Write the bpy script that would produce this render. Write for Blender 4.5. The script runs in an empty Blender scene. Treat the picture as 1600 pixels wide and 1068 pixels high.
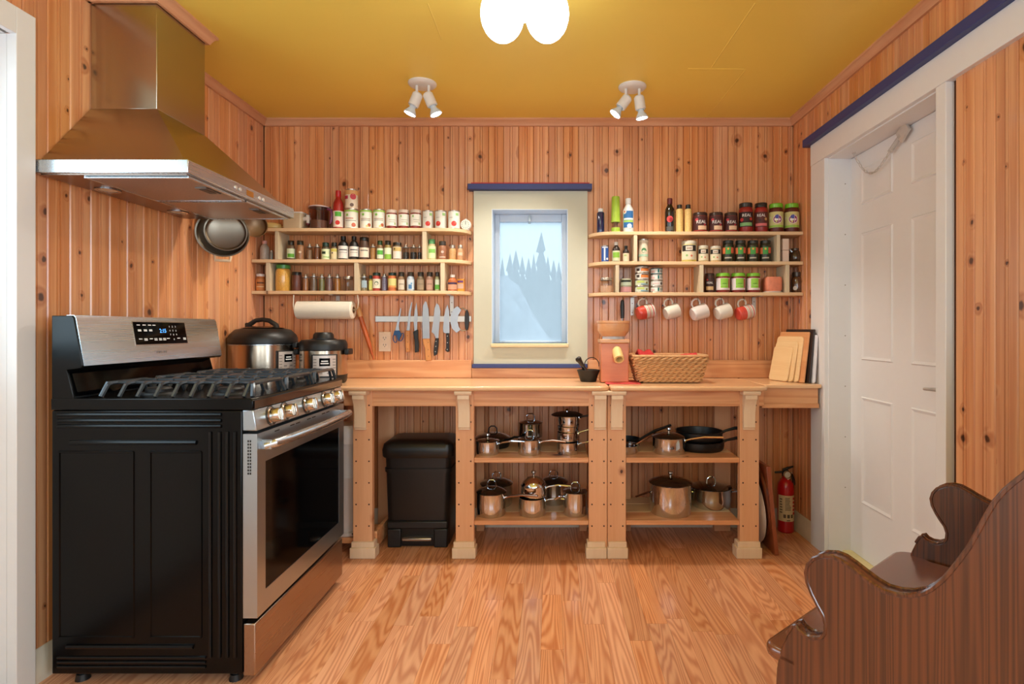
import bpy, math, random
from mathutils import Vector, Matrix
random.seed(7)
PI = math.pi
SC = bpy.context.scene
COL = SC.collection

# ------------------------------------------------------------------ camera
F = 873.0; VX = 862.0; VY = 515.0; CH = 1.16       # focal length in pixels, vanishing point, camera height
def X(px, d): return (px - VX) * d / F
def Z(py, d): return CH - (py - VY) * d / F
cam = bpy.data.cameras.new('camera'); camo = bpy.data.objects.new('camera', cam); COL.objects.link(camo)
camo.location = (0, 0, CH); camo.rotation_euler = (PI/2, 0, 0)
cam.sensor_width = 36; cam.lens = F/1600*36
cam.shift_x = (800-VX)/1600; cam.shift_y = -(534-VY)/1600; cam.clip_start = .02; cam.clip_end = 200
SC.camera = camo
# ------------------------------------------------------------------ view, world, lights
SC.view_settings.view_transform = 'Standard'; SC.view_settings.look = 'None'
SC.view_settings.exposure = -0.2; SC.view_settings.gamma = 1.0; SC.view_settings.use_curve_mapping = False
W = bpy.data.worlds.new('overcast_sky'); SC.world = W; W.use_nodes = True
bg = W.node_tree.nodes['Background']; bg.inputs[0].default_value = (.60, .80, .93, 1); bg.inputs[1].default_value = 1.25
def area(name, loc, rot, sx, sy, power, col):
    l = bpy.data.lights.new(name, 'AREA'); l.shape = 'RECTANGLE'; l.size = sx; l.size_y = sy; l.energy = power; l.color = col
    o = bpy.data.objects.new(name, l); COL.objects.link(o); o.location = loc; o.rotation_euler = rot; return o
# fill from unseen windows added behind the camera, daylight through the opening in the left wall
area('added_rear_fill', (-.55, -1.95, 1.45), (PI/2, 0, 0), .9, 1.5, 22, (.78, .90, 1.0))
area('added_rear_fill_right', (.75, -1.95, 1.45), (PI/2, 0, 0), .9, 1.5, 22, (.78, .90, 1.0))
area('added_right_fill', (1.62, -.65, 1.55), (0, PI/2, 0), 1.25, 1.1, 72, (.72, .87, 1.0))  # unseen window lamp added to brighten the left wall
area('daylight_left_door_glass', (-1.92, 1.16, 1.55), (0, -PI/2, 0), .9, .9, 24, (.66, .85, 1.0))
sun = bpy.data.lights.new('overcast_sun', 'SUN'); sun.energy = 3.4; sun.angle = 1.2; sun.color = (.82, .92, 1.0)
suno = bpy.data.objects.new('overcast_sun', sun); COL.objects.link(suno); suno.rotation_euler = (math.radians(-48), 0, math.radians(6))

# ------------------------------------------------------------------ materials
def lin(c):
    c = c/255.0
    return c/12.92 if c <= .04045 else ((c+.055)/1.055)**2.4
def rgb(c): return (lin(c[0]), lin(c[1]), lin(c[2]), 1)
MATS = {}
def newmat(name):
    m = bpy.data.materials.new(name); m.use_nodes = True
    nt = m.node_tree; return m, nt, nt.nodes['Principled BSDF']
def N(nt, t, **kw):
    n = nt.nodes.new(t)
    for k, v in kw.items(): setattr(n, k, v)
    return n
def math_n(nt, op, a, b=None):
    n = nt.nodes.new('ShaderNodeMath'); n.operation = op
    for i, v in enumerate((a, b)):
        if v is None: continue
        if isinstance(v, (int, float)): n.inputs[i].default_value = v
        else: nt.links.new(v, n.inputs[i])
    return n.outputs[0]
def mixc(nt, fac, a, b, blend='MIX'):
    n = nt.nodes.new('ShaderNodeMix'); n.data_type = 'RGBA'; n.blend_type = blend
    for sock, v in ((n.inputs[0], fac), (n.inputs[6], a), (n.inputs[7], b)):
        if isinstance(v, (int, float)): sock.default_value = v
        elif isinstance(v, tuple): sock.default_value = v
        else: nt.links.new(v, sock)
    return n.outputs[2]
def coords(nt, scale):
    tc = N(nt, 'ShaderNodeTexCoord'); oi = N(nt, 'ShaderNodeObjectInfo')
    cb = N(nt, 'ShaderNodeCombineXYZ')
    for i, k in enumerate((37.3, 53.7, 71.9)): nt.links.new(math_n(nt, 'MULTIPLY', oi.outputs['Random'], k), cb.inputs[i])
    mp = N(nt, 'ShaderNodeVectorMath', operation='MULTIPLY'); nt.links.new(tc.outputs['Object'], mp.inputs[0]); mp.inputs[1].default_value = scale
    ad = N(nt, 'ShaderNodeVectorMath', operation='ADD'); nt.links.new(mp.outputs[0], ad.inputs[0]); nt.links.new(cb.outputs[0], ad.inputs[1])
    return ad.outputs[0], oi.outputs['Random'], tc.outputs['Object'], cb.outputs[0]
def mat(c, rough=.5, metal=0.0, coat=0.0, var=.06, nscale=30, name=None, emit=0.0, spec=.5, bump=0.0):
    key = (tuple(c), rough, metal, coat, var, nscale, emit, spec, bump)
    if key in MATS: return MATS[key]
    m, nt, p = newmat(name or 'paint_%d' % len(MATS))
    v, rnd, _, _ = coords(nt, (1, 1, 1))
    nz = N(nt, 'ShaderNodeTexNoise'); nz.inputs['Scale'].default_value = nscale; nz.inputs['Detail'].default_value = 3
    nt.links.new(v, nz.inputs['Vector'])
    a = rgb(c); lo = tuple(x*(1-var) for x in a[:3])+(1,); hi = tuple(min(1, x*(1+var)) for x in a[:3])+(1,)
    nt.links.new(mixc(nt, nz.outputs['Fac'], lo, hi), p.inputs['Base Color'])
    p.inputs['Roughness'].default_value = rough; p.inputs['Metallic'].default_value = metal
    p.inputs['Coat Weight'].default_value = coat; p.inputs['Coat Roughness'].default_value = .08
    p.inputs['Specular IOR Level'].default_value = spec
    if emit: p.inputs['Emission Color'].default_value = a; p.inputs['Emission Strength'].default_value = emit
    if bump:
        b = N(nt, 'ShaderNodeBump'); b.inputs['Strength'].default_value = bump; b.inputs['Distance'].default_value = .002
        nt.links.new(nz.outputs['Fac'], b.inputs['Height']); nt.links.new(b.outputs[0], p.inputs['Normal'])
    MATS[key] = m; return m
def wood(name, c1, c2, axis='z', across=26, along=1.6, freq=26, ring=.55, rough=.42, coat=0.0, tint=.22, knots=0.0, knotc=(62, 24, 8), bump=.12, kscale=8.0, satv=0.0, sharp=1.0, nd=.35):
    m, nt, p = newmat(name)
    ax = 'xyz'.index(axis); sc = [across]*3; sc[ax] = along
    v, rnd, ob, off = coords(nt, tuple(sc))
    n1 = N(nt, 'ShaderNodeTexNoise'); n1.inputs['Scale'].default_value = nd; n1.inputs['Detail'].default_value = 2.5; n1.inputs['Distortion'].default_value = .3
    nt.links.new(v, n1.inputs['Vector'])
    nf = N(nt, 'ShaderNodeTexNoise'); nf.inputs['Scale'].default_value = 5.0; nf.inputs['Detail'].default_value = 3
    nt.links.new(v, nf.inputs['Vector'])
    h = n1.outputs['Fac']
    kn = None
    if knots:
        # knots: sparse cells on the face of the board, each with a dark heart and a reddish halo that bends the grain
        sx = N(nt, 'ShaderNodeSeparateXYZ'); nt.links.new(ob, sx.inputs[0])
        cb = N(nt, 'ShaderNodeCombineXYZ'); others = [i for i in range(3) if i != ax]
        nt.links.new(math_n(nt, 'MULTIPLY', sx.outputs[others[0]], kscale), cb.inputs[0])
        nt.links.new(math_n(nt, 'MULTIPLY', sx.outputs[others[1]], kscale*.05), cb.inputs[2])
        nt.links.new(math_n(nt, 'MULTIPLY', sx.outputs[ax], kscale*.8), cb.inputs[1])
        ad = N(nt, 'ShaderNodeVectorMath', operation='ADD'); nt.links.new(cb.outputs[0], ad.inputs[0]); nt.links.new(off, ad.inputs[1])
        wb = N(nt, 'ShaderNodeTexNoise'); wb.inputs['Scale'].default_value = 6; nt.links.new(ad.outputs[0], wb.inputs['Vector'])
        wv = N(nt, 'ShaderNodeVectorMath', operation='MULTIPLY_ADD'); nt.links.new(wb.outputs['Color'], wv.inputs[0]); wv.inputs[1].default_value = (.09, .09, .0); nt.links.new(ad.outputs[0], wv.inputs[2])
        vo = N(nt, 'ShaderNodeTexVoronoi'); vo.voronoi_dimensions = '2D'; vo.inputs['Scale'].default_value = 1.0
        nt.links.new(wv.outputs[0], vo.inputs['Vector'])
        sc_ = N(nt, 'ShaderNodeSeparateColor'); nt.links.new(vo.outputs['Color'], sc_.inputs[0])
        size = math_n(nt, 'MULTIPLY', math_n(nt, 'MULTIPLY', sc_.outputs[1], sc_.outputs[1]), .085)
        pres = math_n(nt, 'LESS_THAN', sc_.outputs[0], knots)
        rad = math_n(nt, 'MULTIPLY', math_n(nt, 'ADD', size, .028), pres)
        def sm(lo, hi):
            r = N(nt, 'ShaderNodeMapRange'); r.interpolation_type = 'SMOOTHSTEP'
            nt.links.new(math_n(nt, 'DIVIDE', vo.outputs['Distance'], math_n(nt, 'ADD', rad, .0001)), r.inputs[0])
            r.inputs[1].default_value = lo; r.inputs[2].default_value = hi; r.inputs[3].default_value = 1; r.inputs[4].default_value = 0
            return r.outputs[0]
        core = sm(.55, 1.15); halo = sm(.8, 3.2)
        h = math_n(nt, 'ADD', h, math_n(nt, 'MULTIPLY', halo, .22)); kn = (core, halo)
    s = math_n(nt, 'SINE', math_n(nt, 'MULTIPLY', h, freq))
    s = math_n(nt, 'MULTIPLY_ADD', s, .5); s.node.inputs[2].default_value = .5
    if sharp != 1.0: s = math_n(nt, 'POWER', s, sharp)
    fac = math_n(nt, 'ADD', math_n(nt, 'MULTIPLY', s, ring), math_n(nt, 'MULTIPLY', nf.outputs['Fac'], 1-ring))
    c = mixc(nt, fac, rgb(c1), rgb(c2))
    if kn:
        c = mixc(nt, math_n(nt, 'MULTIPLY', kn[1], .45), c, rgb((156, 72, 28)))
        c = mixc(nt, math_n(nt, 'MULTIPLY', kn[0], .9), c, rgb(knotc))
    hs = N(nt, 'ShaderNodeHueSaturation'); nt.links.new(c, hs.inputs['Color'])
    mr = N(nt, 'ShaderNodeMapRange'); nt.links.new(rnd, mr.inputs[0]); mr.inputs[3].default_value = 1-tint*.5; mr.inputs[4].default_value = 1+tint*.5
    nt.links.new(mr.outputs[0], hs.inputs['Value'])
    if satv:
        fr = math_n(nt, 'FRACT', math_n(nt, 'MULTIPLY', rnd, 7.31))
        nt.links.new(math_n(nt, 'ADD', math_n(nt, 'MULTIPLY', fr, satv), 1-satv*.5), hs.inputs['Saturation'])
    nt.links.new(hs.outputs[0], p.inputs['Base Color'])
    p.inputs['Roughness'].default_value = rough; p.inputs['Coat Weight'].default_value = coat; p.inputs['Coat Roughness'].default_value = .15
    b = N(nt, 'ShaderNodeBump'); b.inputs['Strength'].default_value = bump; b.inputs['Distance'].default_value = .001
    nt.links.new(fac, b.inputs['Height']); nt.links.new(b.outputs[0], p.inputs['Normal'])
    return m
def steel(name, c, rough, axis='z', var=.04):
    m, nt, p = newmat(name); sc = [260]*3; sc['xyz'.index(axis)] = 2.5
    v, rnd, _, _ = coords(nt, tuple(sc))
    nz = N(nt, 'ShaderNodeTexNoise'); nz.inputs['Scale'].default_value = 1; nz.inputs['Detail'].default_value = 2; nt.links.new(v, nz.inputs['Vector'])
    p.inputs['Base Color'].default_value = rgb(c); p.inputs['Metallic'].default_value = 1
    mr = N(nt, 'ShaderNodeMapRange'); nt.links.new(nz.outputs['Fac'], mr.inputs[0]); mr.inputs[3].default_value = rough-var/2; mr.inputs[4].default_value = rough+var/2
    nt.links.new(mr.outputs[0], p.inputs['Roughness']); return m
def glass(name, c=(245, 247, 246), trans=.95, rough=.03):
    m = bpy.data.materials.new(name); m.use_nodes = True; nt = m.node_tree; nt.nodes.clear()
    out = N(nt, 'ShaderNodeOutputMaterial'); t = N(nt, 'ShaderNodeBsdfTransparent'); g = N(nt, 'ShaderNodeBsdfGlossy'); mx = N(nt, 'ShaderNodeMixShader'); f = N(nt, 'ShaderNodeLayerWeight')
    f.inputs[0].default_value = .5; cc = rgb(c); t.inputs[0].default_value = tuple(x*trans for x in cc[:3])+(1,)
    g.inputs['Roughness'].default_value = rough
    nz = N(nt, 'ShaderNodeTexNoise'); nz.inputs['Scale'].default_value = 12
    fac = math_n(nt, 'ADD', math_n(nt, 'MULTIPLY', nz.outputs['Fac'], .06), math_n(nt, 'MULTIPLY', math_n(nt, 'POWER', f.outputs['Facing'], 3.5), .55))
    nt.links.new(fac, mx.inputs[0]); nt.links.new(t.outputs[0], mx.inputs[1]); nt.links.new(g.outputs[0], mx.inputs[2]); nt.links.new(mx.outputs[0], out.inputs[0])
    return m
def emitter(name, c, s):
    m = bpy.data.materials.new(name); m.use_nodes = True; nt = m.node_tree; nt.nodes.clear()
    out = N(nt, 'ShaderNodeOutputMaterial'); e = N(nt, 'ShaderNodeEmission'); e.inputs[0].default_value = rgb(c); e.inputs[1].default_value = s
    nt.links.new(e.outputs[0], out.inputs[0]); return m

PINE = wood('varnished_knotty_pine', (238, 176, 124), (202, 122, 74), 'z', across=34, along=1.0, freq=30, ring=.45, rough=.34, coat=.45, tint=.16, knots=.42, satv=.14)
PINE_IN = mat((88, 46, 20), .8, name='dark_gap_behind_boards')
OAKF = wood('oak_laminate', (238, 176, 130), (188, 110, 68), 'y', across=20, along=1.4, freq=250, ring=.55, rough=.30, coat=.2, tint=.22, bump=.03, satv=.12, sharp=1.5, nd=.28)
CROWN = wood('crown_pine', (222, 168, 128), (200, 138, 98), 'x', across=30, along=2, rough=.5, tint=.05)
CROWNY = wood('crown_pine_side', (222, 168, 128), (200, 138, 98), 'y', across=30, along=2, rough=.5, tint=.05)
SHELFW = wood('pale_shelf_pine', (234, 204, 162), (218, 178, 134), 'x', across=26, along=1.8, freq=14, ring=.35, rough=.55, tint=.08, knots=.14, kscale=5)
DIVW = wood('pale_divider_pine', (222, 206, 176), (206, 184, 150), 'z', across=26, along=1.8, freq=14, ring=.35, rough=.6, tint=.08)
FIRX = wood('fir_board_long', (238, 180, 130), (210, 138, 88), 'x', across=22, along=1.2, freq=60, ring=.55, rough=.4, coat=.15, tint=.08, knots=.08, kscale=5)
TOPW = wood('pine_worktop', (240, 198, 152), (224, 168, 120), 'x', across=20, along=1.2, freq=24, ring=.4, rough=.28, coat=.45, tint=.06, knots=.1, kscale=4)
POSTW = wood('pine_post', (236, 182, 138), (222, 160, 114), 'z', across=22, along=1.2, freq=16, ring=.35, rough=.5, tint=.08, knots=.25, kscale=7)
PALEW = wood('pale_bare_pine', (240, 214, 182), (230, 196, 160), 'z', across=22, along=1.6, freq=14, ring=.3, rough=.6, tint=.05)
BENCHW = wood('dark_stained_pine', (112, 60, 34), (50, 24, 14), 'z', across=62, along=.8, freq=90, ring=.45, rough=.26, coat=.6, sharp=1.4, tint=.05, knots=.1, knotc=(30, 12, 6), kscale=5)
BENCHS = wood('dark_stained_seat_pine', (128, 72, 42), (92, 48, 28), 'x', across=24, along=.9, freq=26, ring=.5, rough=.25, coat=.5, tint=.04)
YELLOW = mat((240, 208, 92), .42, var=.03, nscale=3, name='mustard_ceiling_paint')
WHITEP = mat((232, 230, 230), .45, var=.015, name='white_door_paint')
CREAM = mat((198, 196, 176), .55, var=.02, name='cream_board_paint')
NAVY = mat((52, 62, 118), .45, name='navy_trim_paint')
STEEL = steel('brushed_steel', (194, 200, 206), .27, 'y')
STEELV = steel('brushed_steel_side', (184, 196, 206), .30, 'z')
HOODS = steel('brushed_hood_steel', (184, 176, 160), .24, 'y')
CHROME = steel('polished_pan_steel', (206, 214, 224), .05, 'z', .02)
BLACKE = mat((7, 7, 7), .22, coat=0, spec=.22, name='black_enamel')
BLACKP = mat((18, 17, 17), .42, name='black_plastic')
IRON = mat((84, 90, 96), .26, metal=.6, name='cast_iron_grate', bump=.1)
BLKGLS = mat((3, 3, 4), .08, spec=.10, name='black_oven_glass')
WHITEPL = mat((228, 222, 214), .4, name='white_plastic')
CLEAR = glass('clear_glass')
CLEARP = glass('clear_plastic', (240, 230, 230), .86, .12)
GLOW = emitter('lit_opal_glass', (232, 244, 250), 10.0)
BULB = emitter('lit_spot_bulb', (226, 242, 252), 14.0)

# ------------------------------------------------------------------ mesh builder
class MB:
    def __init__(s): s.v = []; s.f = []
    def add(s, vs, fs):
        o = len(s.v); s.v += [Vector(p) for p in vs]; s.f += [tuple(i+o for i in f) for f in fs]; return s
    def box(s, x0, x1, y0, y1, z0, z1):
        return s.add([(x0,y0,z0),(x1,y0,z0),(x1,y1,z0),(x0,y1,z0),(x0,y0,z1),(x1,y0,z1),(x1,y1,z1),(x0,y1,z1)],
                     [(0,3,2,1),(4,5,6,7),(0,1,5,4),(1,2,6,5),(2,3,7,6),(3,0,4,7)])
    def lathe(s, prof, seg=20, c=(0,0,0), M=None):
        vs = []; fs = []; idx = []
        for r, h in prof:
            if r < 1e-6: idx.append([len(vs)]); vs.append((0,0,h))
            else:
                idx.append(list(range(len(vs), len(vs)+seg)))
                for i in range(seg): a = 2*PI*i/seg; vs.append((r*math.cos(a), r*math.sin(a), h))
        for a, b in zip(idx, idx[1:]):
            for i in range(seg):
                j = (i+1) % seg
                if len(a) == 1 and len(b) == 1: continue
                if len(a) == 1: fs.append((a[0], b[j], b[i])[::-1] if False else (a[0], b[i], b[j])[::-1])
                elif len(b) == 1: fs.append((a[i], a[j], b[0]))
                else: fs.append((a[i], a[j], b[j], b[i]))
        cv = Vector(c); vs = [(M @ Vector(p) if M else Vector(p))+cv for p in vs]
        return s.add(vs, fs)
    def tube(s, pts, r, seg=8, closed=False):
        P = [Vector(p) for p in pts]; n = len(P); R = r if isinstance(r, (list, tuple)) else [r]*n
        vs = []; fs = []; up = None
        for i in range(n):
            if closed: t = P[(i+1) % n]-P[i-1]
            else: t = P[min(i+1, n-1)]-P[max(i-1, 0)]
            t.normalize()
            if up is None:
                up = Vector((0,0,1)) if abs(t.z) < .9 else Vector((1,0,0))
            u = (up - t*up.dot(t)).normalized(); up = u; w = t.cross(u)
            for k in range(seg):
                a = 2*PI*k/seg; vs.append(P[i]+(u*math.cos(a)+w*math.sin(a))*R[i])
        for i in range(n if closed else n-1):
            j = (i+1) % n
            for k in range(seg):
                l = (k+1) % seg; fs.append((i*seg+k, i*seg+l, j*seg+l, j*seg+k))
        if not closed: fs.append(tuple(range(seg))[::-1]); fs.append(tuple((n-1)*seg+k for k in range(seg)))
        return s.add(vs, fs)
    def prism(s, poly, plane, a, b, inset=0.0):
        n = len(poly)
        def P(p, t): return {'xy': (p[0],p[1],t), 'xz': (p[0],t,p[1]), 'yz': (t,p[0],p[1])}[plane]
        vs = [P(p, a) for p in poly]+[P(p, b) for p in poly]
        fs = [tuple(range(n)), tuple(range(2*n-1, n-1, -1))]+[(i, i+n, (i+1) % n+n, (i+1) % n) for i in range(n)]
        return s.add(vs, fs)
    def loft(s, rings, caps=True):
        n = len(rings[0]); vs = [p for r in rings for p in r]; fs = []
        for i in range(len(rings)-1):
            for k in range(n): l = (k+1) % n; fs.append((i*n+k, i*n+l, (i+1)*n+l, (i+1)*n+k))
        if caps: fs.append(tuple(range(n))[::-1]); fs.append(tuple((len(rings)-1)*n+k for k in range(n)))
        return s.add(vs, fs)
    def patch(s, R, a0, a1, z0, z1, seg=8, t=.0006):
        # a curved label: a shell piece of a cylinder facing -Y, angles in radians from -Y
        vs = []; 
        for i in range(seg+1):
            a = a0+(a1-a0)*i/seg
            for r in (R, R+t):
                for z in (z0, z1): vs.append((r*math.sin(a), -r*math.cos(a), z))
        fs = [(0,1,3,2), (seg*4, seg*4+2, seg*4+3, seg*4+1)]
        for i in range(seg):
            o = i*4; q = o+4; fs += [(o+2,o+3,q+3,q+2), (o,q,q+1,o+1), (o+1,q+1,q+3,o+3), (o,o+2,q+2,q)]
        return s.add(vs, fs)
    def disc(s, R, a, z, r, seg=14, t=.001, ry=None):
        ry = ry or r; vs = []
        for rr in (R, R+t):
            for i in range(seg):
                q = 2*PI*i/seg; aa = a+r*math.cos(q)/R; vs.append((rr*math.sin(aa), -rr*math.cos(aa), z+ry*math.sin(q)))
        fs = [tuple(range(seg, 2*seg))]+[(i, (i+1) % seg, (i+1) % seg+seg, i+seg) for i in range(seg)]
        return s.add(vs, fs)
    def xf(s, M, start=0):
        for i in range(start, len(s.v)): s.v[i] = M @ s.v[i]
        return s
    def build(s, name, m, parent=None, bevel=0, seg=2, loc=None, angle=35, sub=0):
        me = bpy.data.meshes.new(name); me.from_pydata([tuple(p) for p in s.v], [], s.f); me.update()
        import bmesh
        bm = bmesh.new(); bm.from_mesh(me); bmesh.ops.recalc_face_normals(bm, faces=bm.faces); bm.to_mesh(me); bm.free()
        for p in me.polygons: p.use_smooth = True
        me.set_sharp_from_angle(angle=math.radians(angle))
        me.materials.append(m)
        o = bpy.data.objects.new(name, me); COL.objects.link(o)
        if parent: o.parent = parent
        if loc: o.location = loc
        if bevel:
            b = o.modifiers.new('bevel', 'BEVEL'); b.width = bevel; b.segments = seg; b.limit_method = 'ANGLE'; b.angle_limit = math.radians(30)
        return o
def mesh_text(name, s, size, m, parent, R=None, z=0, a=0, loc=None, M=None, squash=1.0):
    c = bpy.data.curves.new(name, 'FONT'); c.body = s; c.size = size; c.align_x = 'CENTER'; c.align_y = 'CENTER'; c.extrude = .0004; c.resolution_u = 2
    t = bpy.data.objects.new(name, c); COL.objects.link(t); dg = bpy.context.evaluated_depsgraph_get()
    me = bpy.data.meshes.new_from_object(t.evaluated_get(dg)); bpy.data.objects.remove(t); bpy.data.curves.remove(c)
    for v in me.vertices:
        x, y, e = v.co.x*squash, v.co.y, v.co.z
        if R: aa = a+x/R; v.co = ((R+e)*math.sin(aa), -(R+e)*math.cos(aa), z+y)
        elif M is not None: v.co = M @ Vector((x, y, e))
        else: v.co = (x, -e, y)
    me.materials.append(m); o = bpy.data.objects.new(name, me); COL.objects.link(o); o.parent = parent
    if loc: o.location = loc
    return o
def tag(o, label, cat, group=None, kind=None):
    if label: o['label'] = label
    if cat: o['category'] = cat
    if group: o['group'] = group
    if kind: o['kind'] = kind
    return o
def thing(name, label, cat, loc=(0,0,0), rz=0, group=None):
    o = bpy.data.objects.new(name, None); COL.objects.link(o); o.empty_display_size = .05
    o.location = loc; o.rotation_euler = (0, 0, rz); return tag(o, label, cat, group)
def struct(o): o['kind'] = 'structure'; return o
def rrect(w, h, r, n=5, cx=0, cy=0):
    pts = []
    for sx, sy, a0 in ((1,1,0), (-1,1,PI/2), (-1,-1,PI), (1,-1,1.5*PI)):
        for i in range(n+1):
            a = a0+PI/2*i/n; pts.append((cx+sx*(w/2-r)+r*math.cos(a), cy+sy*(h/2-r)+r*math.sin(a)))
    return pts
def arc(c, r, a0, a1, n): return [(c[0]+r*math.cos(a0+(a1-a0)*i/n), c[1]+r*math.sin(a0+(a1-a0)*i/n)) for i in range(n+1)]

# ------------------------------------------------------------------ the room
XL, XR, YB, YF, HC = -1.70, 1.425, 3.30, -1.9, 2.40
# floor: a base slab and staggered oak strips
floor = struct(MB().box(XL-.2, XR+.2, YF-.1, YB+.1, -.12, -.006).build('floor', mat((96, 50, 24), .7)))
sw = .083; strips = []; nx = int((XR-XL)/sw)+1
lens = (.42, .56, .70, .84); meshes = {}
for L in lens:
    b = MB().box(-sw/2+.0003, sw/2-.0003, -L/2+.0003, L/2-.0003, -.006, 0)
    o = b.build('floor_strip', OAKF, floor, bevel=0); meshes[L] = o.data; bpy.data.objects.remove(o)
far = MB(); rr = random.Random(5)
for i in range(nx):
    x = XL+sw*(i+.5); y = YF+rr.random()*.4
    if x > XR: break
    while y < YB:
        L = rr.choice(lens); yc = y+L/2
        if yc-L/2 > YB-.02: break
        vis = yc+L/2 > 1.62 and x > -1.06 and x < .55+.62*yc-.35
        if vis:
            o = bpy.data.objects.new('floor_strip', meshes[L]); COL.objects.link(o); o.parent = floor; o.location = (x, yc, 0)
        else: far.box(x-sw/2+.0003, x+sw/2-.0003, yc-L/2+.0003, yc+L/2-.0003, -.006, 0)
        y += L
o = far.build('floor_strips_beyond_view', OAKF, floor); o['kind'] = 'stuff'
# ceiling with its taped joints
ceil = struct(MB().box(XL-.2, XR+.2, YF-.1, YB+.1, HC, HC+.1).build('ceiling', YELLOW))
def cpt(px, py): d = (HC-CH)*F/(VY-py); return (X(px, d), d, HC)
for a, b in (((1180, 5), (1112, 105)), ((1075, 107), (1165, 108)), ((1165, 109), (1104, 184)), ((668, 5), (690, 62))):
    A = Vector(cpt(*a)); B = Vector(cpt(*b)); t = (B-A).normalized(); w = Vector((-t.y, t.x, 0))*.0035
    MB().add([A-w, A+w, B+w, B-w, A-Vector((0,0,.0015)), B-Vector((0,0,.0015))], [(0,4,5,3), (1,2,5,4), (0,1,4), (3,5,2)]).build('ceiling_joint', YELLOW, ceil)
# beaded board
PW = .0885
def plank_mesh(H):
    w = PW/2-.0008
    pr = [(-w,.014),(-w,.0035),(-w+.0035,0),(-.0085,0),(-.0068,.0055),(-.0048,.0006),(0,-.0004),(.0048,.0006),(.0068,.0055),(.0085,0),(w-.0035,0),(w,.0035),(w,.014)]
    return MB().prism(pr, 'xy', 0, H)
PCACHE = {}
def plank(parent, x, y, z0, z1, rz):
    H = round(z1-z0, 3)
    if H not in PCACHE:
        o = plank_mesh(H).build('plank', PINE, parent, angle=25); PCACHE[H] = o.data
    else:
        o = bpy.data.objects.new('plank', PCACHE[H]); COL.objects.link(o); o.parent = parent
    o.location = (x, y, z0); o.rotation_euler = (0, 0, rz); return o
WX0, WX1, WZ0, WZ1 = -.351, .0945, 1.077, 1.866     # window opening
wb = MB()
for bx in ((XL-.12, WX0, 0, HC), (WX1, XR+.12, 0, HC), (WX0, WX1, 0, WZ0), (WX0, WX1, WZ1, HC)):
    wb.box(bx[0], bx[1], YB+.012, YB+.16, bx[2], bx[3])
wall_back = struct(wb.build('wall_back', PINE_IN))
n = int(round((XR-XL)/PW)); x = XL+PW/2
while x < XR:
    if x+PW/2 > WX0-.01 and x-PW/2 < WX1+.01:
        plank(wall_back, x, YB, 0, WZ0-.02, 0); plank(wall_back, x, YB, WZ1+.02, HC, 0)
    else: plank(wall_back, x, YB, 0, HC, 0)
    x += PW
lw = XR-(x-PW/2)
if lw > .004: lp = plank(wall_back, XR-lw/2, YB, 0, HC, 0); lp.scale = (lw/PW, 1, 1)
# left wall with a daylit opening nearer than the frame shows
OL0, OL1, OLH = .55, 1.754, 2.09
wl = MB()
for a, b, z0, z1 in ((OL1+.021, YB+.16, 0, HC), (YF-.1, OL0-.021, 0, HC), (OL0-.021, OL1+.021, OLH+.004, HC)): wl.box(XL-.13, XL-.012, a, b, z0, z1)
wall_left = struct(wl.build('wall_left', PINE_IN))
MB().box(XL-.012, XL, YF, .45, 0, HC).build('painted_lining', mat((226, 222, 214), .6), wall_left)
y = YB-PW/2
while y > .47:
    if y-PW/2 > OL1-.03 or y+PW/2 < OL0+.03: plank(wall_left, XL, y, 0, HC, PI/2)
    else: plank(wall_left, XL, y, OLH, HC, PI/2)
    y -= PW
# right wall with the door
DY0, DY1, DH = 2.045, 2.875, 2.045
wr = MB()
for a, b, z0, z1 in ((DY1+.013, YB+.16, 0, HC), (-.1, DY0-.013, 0, HC), (YF-.1, -1.2, 0, HC), (-1.2, -.1, 0, .92), (-1.2, -.1, 2.18, HC), (DY0-.013, DY1+.013, DH+.009, HC)): wr.box(XR+.012, XR+.115, a, b, z0, z1)
wall_right = struct(wr.build('wall_right', PINE_IN))
lin_ = MB()
for a, b, z0, z1 in ((-.1, .45, 0, HC), (YF, -1.2, 0, HC), (-1.2, -.1, 0, .92), (-1.2, -.1, 2.18, HC)): lin_.box(XR, XR+.012, a, b, z0, z1)
lin_.build('painted_lining', mat((226, 222, 214), .6), wall_right)
y = YB-PW/2
while y > .47:
    if y-PW/2 > DY1-.005 or y+PW/2 < DY0+.01: plank(wall_right, XR, y, 0, HC, -PI/2)
    else: plank(wall_right, XR, y, DH+.02, HC, -PI/2)
    y -= PW
# wall behind the camera with window openings added for the fill lamps
wq = MB()
for bx in ((XL-.12, -1.0, 0, HC), (-.1, .3, 0, HC), (1.2, XR+.12, 0, HC), (-1.0, -.1, 0, .7), (-1.0, -.1, 2.2, HC), (.3, 1.2, 0, .7), (.3, 1.2, 2.2, HC)): wq.box(bx[0], bx[1], YF-.12, YF, bx[2], bx[3])
struct(wq.build('wall_rear', mat((226, 222, 214), .6)))
# crown mouldings
CP = [(0,0),(.010,0),(.016,-.012),(.030,-.026),(.034,-.040),(0,-.040)]   # outward, up
def crown(name, plane, a, b, wallpos, sgn, m, z=HC):
    pr = [(wallpos+sgn*o, z+u) for o, u in [(0,-.040),(.012,-.040),(.016,-.030),(.026,-.014),(.034,-.010),(.034,0),(0,0)]]
    return struct(MB().prism(pr, plane, a, b).build(name, m))
crown('trim_1', 'yz', XL, XR, YB, -1, CROWN)
crown('trim_2', 'xz', YF, YB, XL, 1, CROWNY)
crown('trim_3', 'xz', YF, YB, XR, -1, CROWNY)
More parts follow.
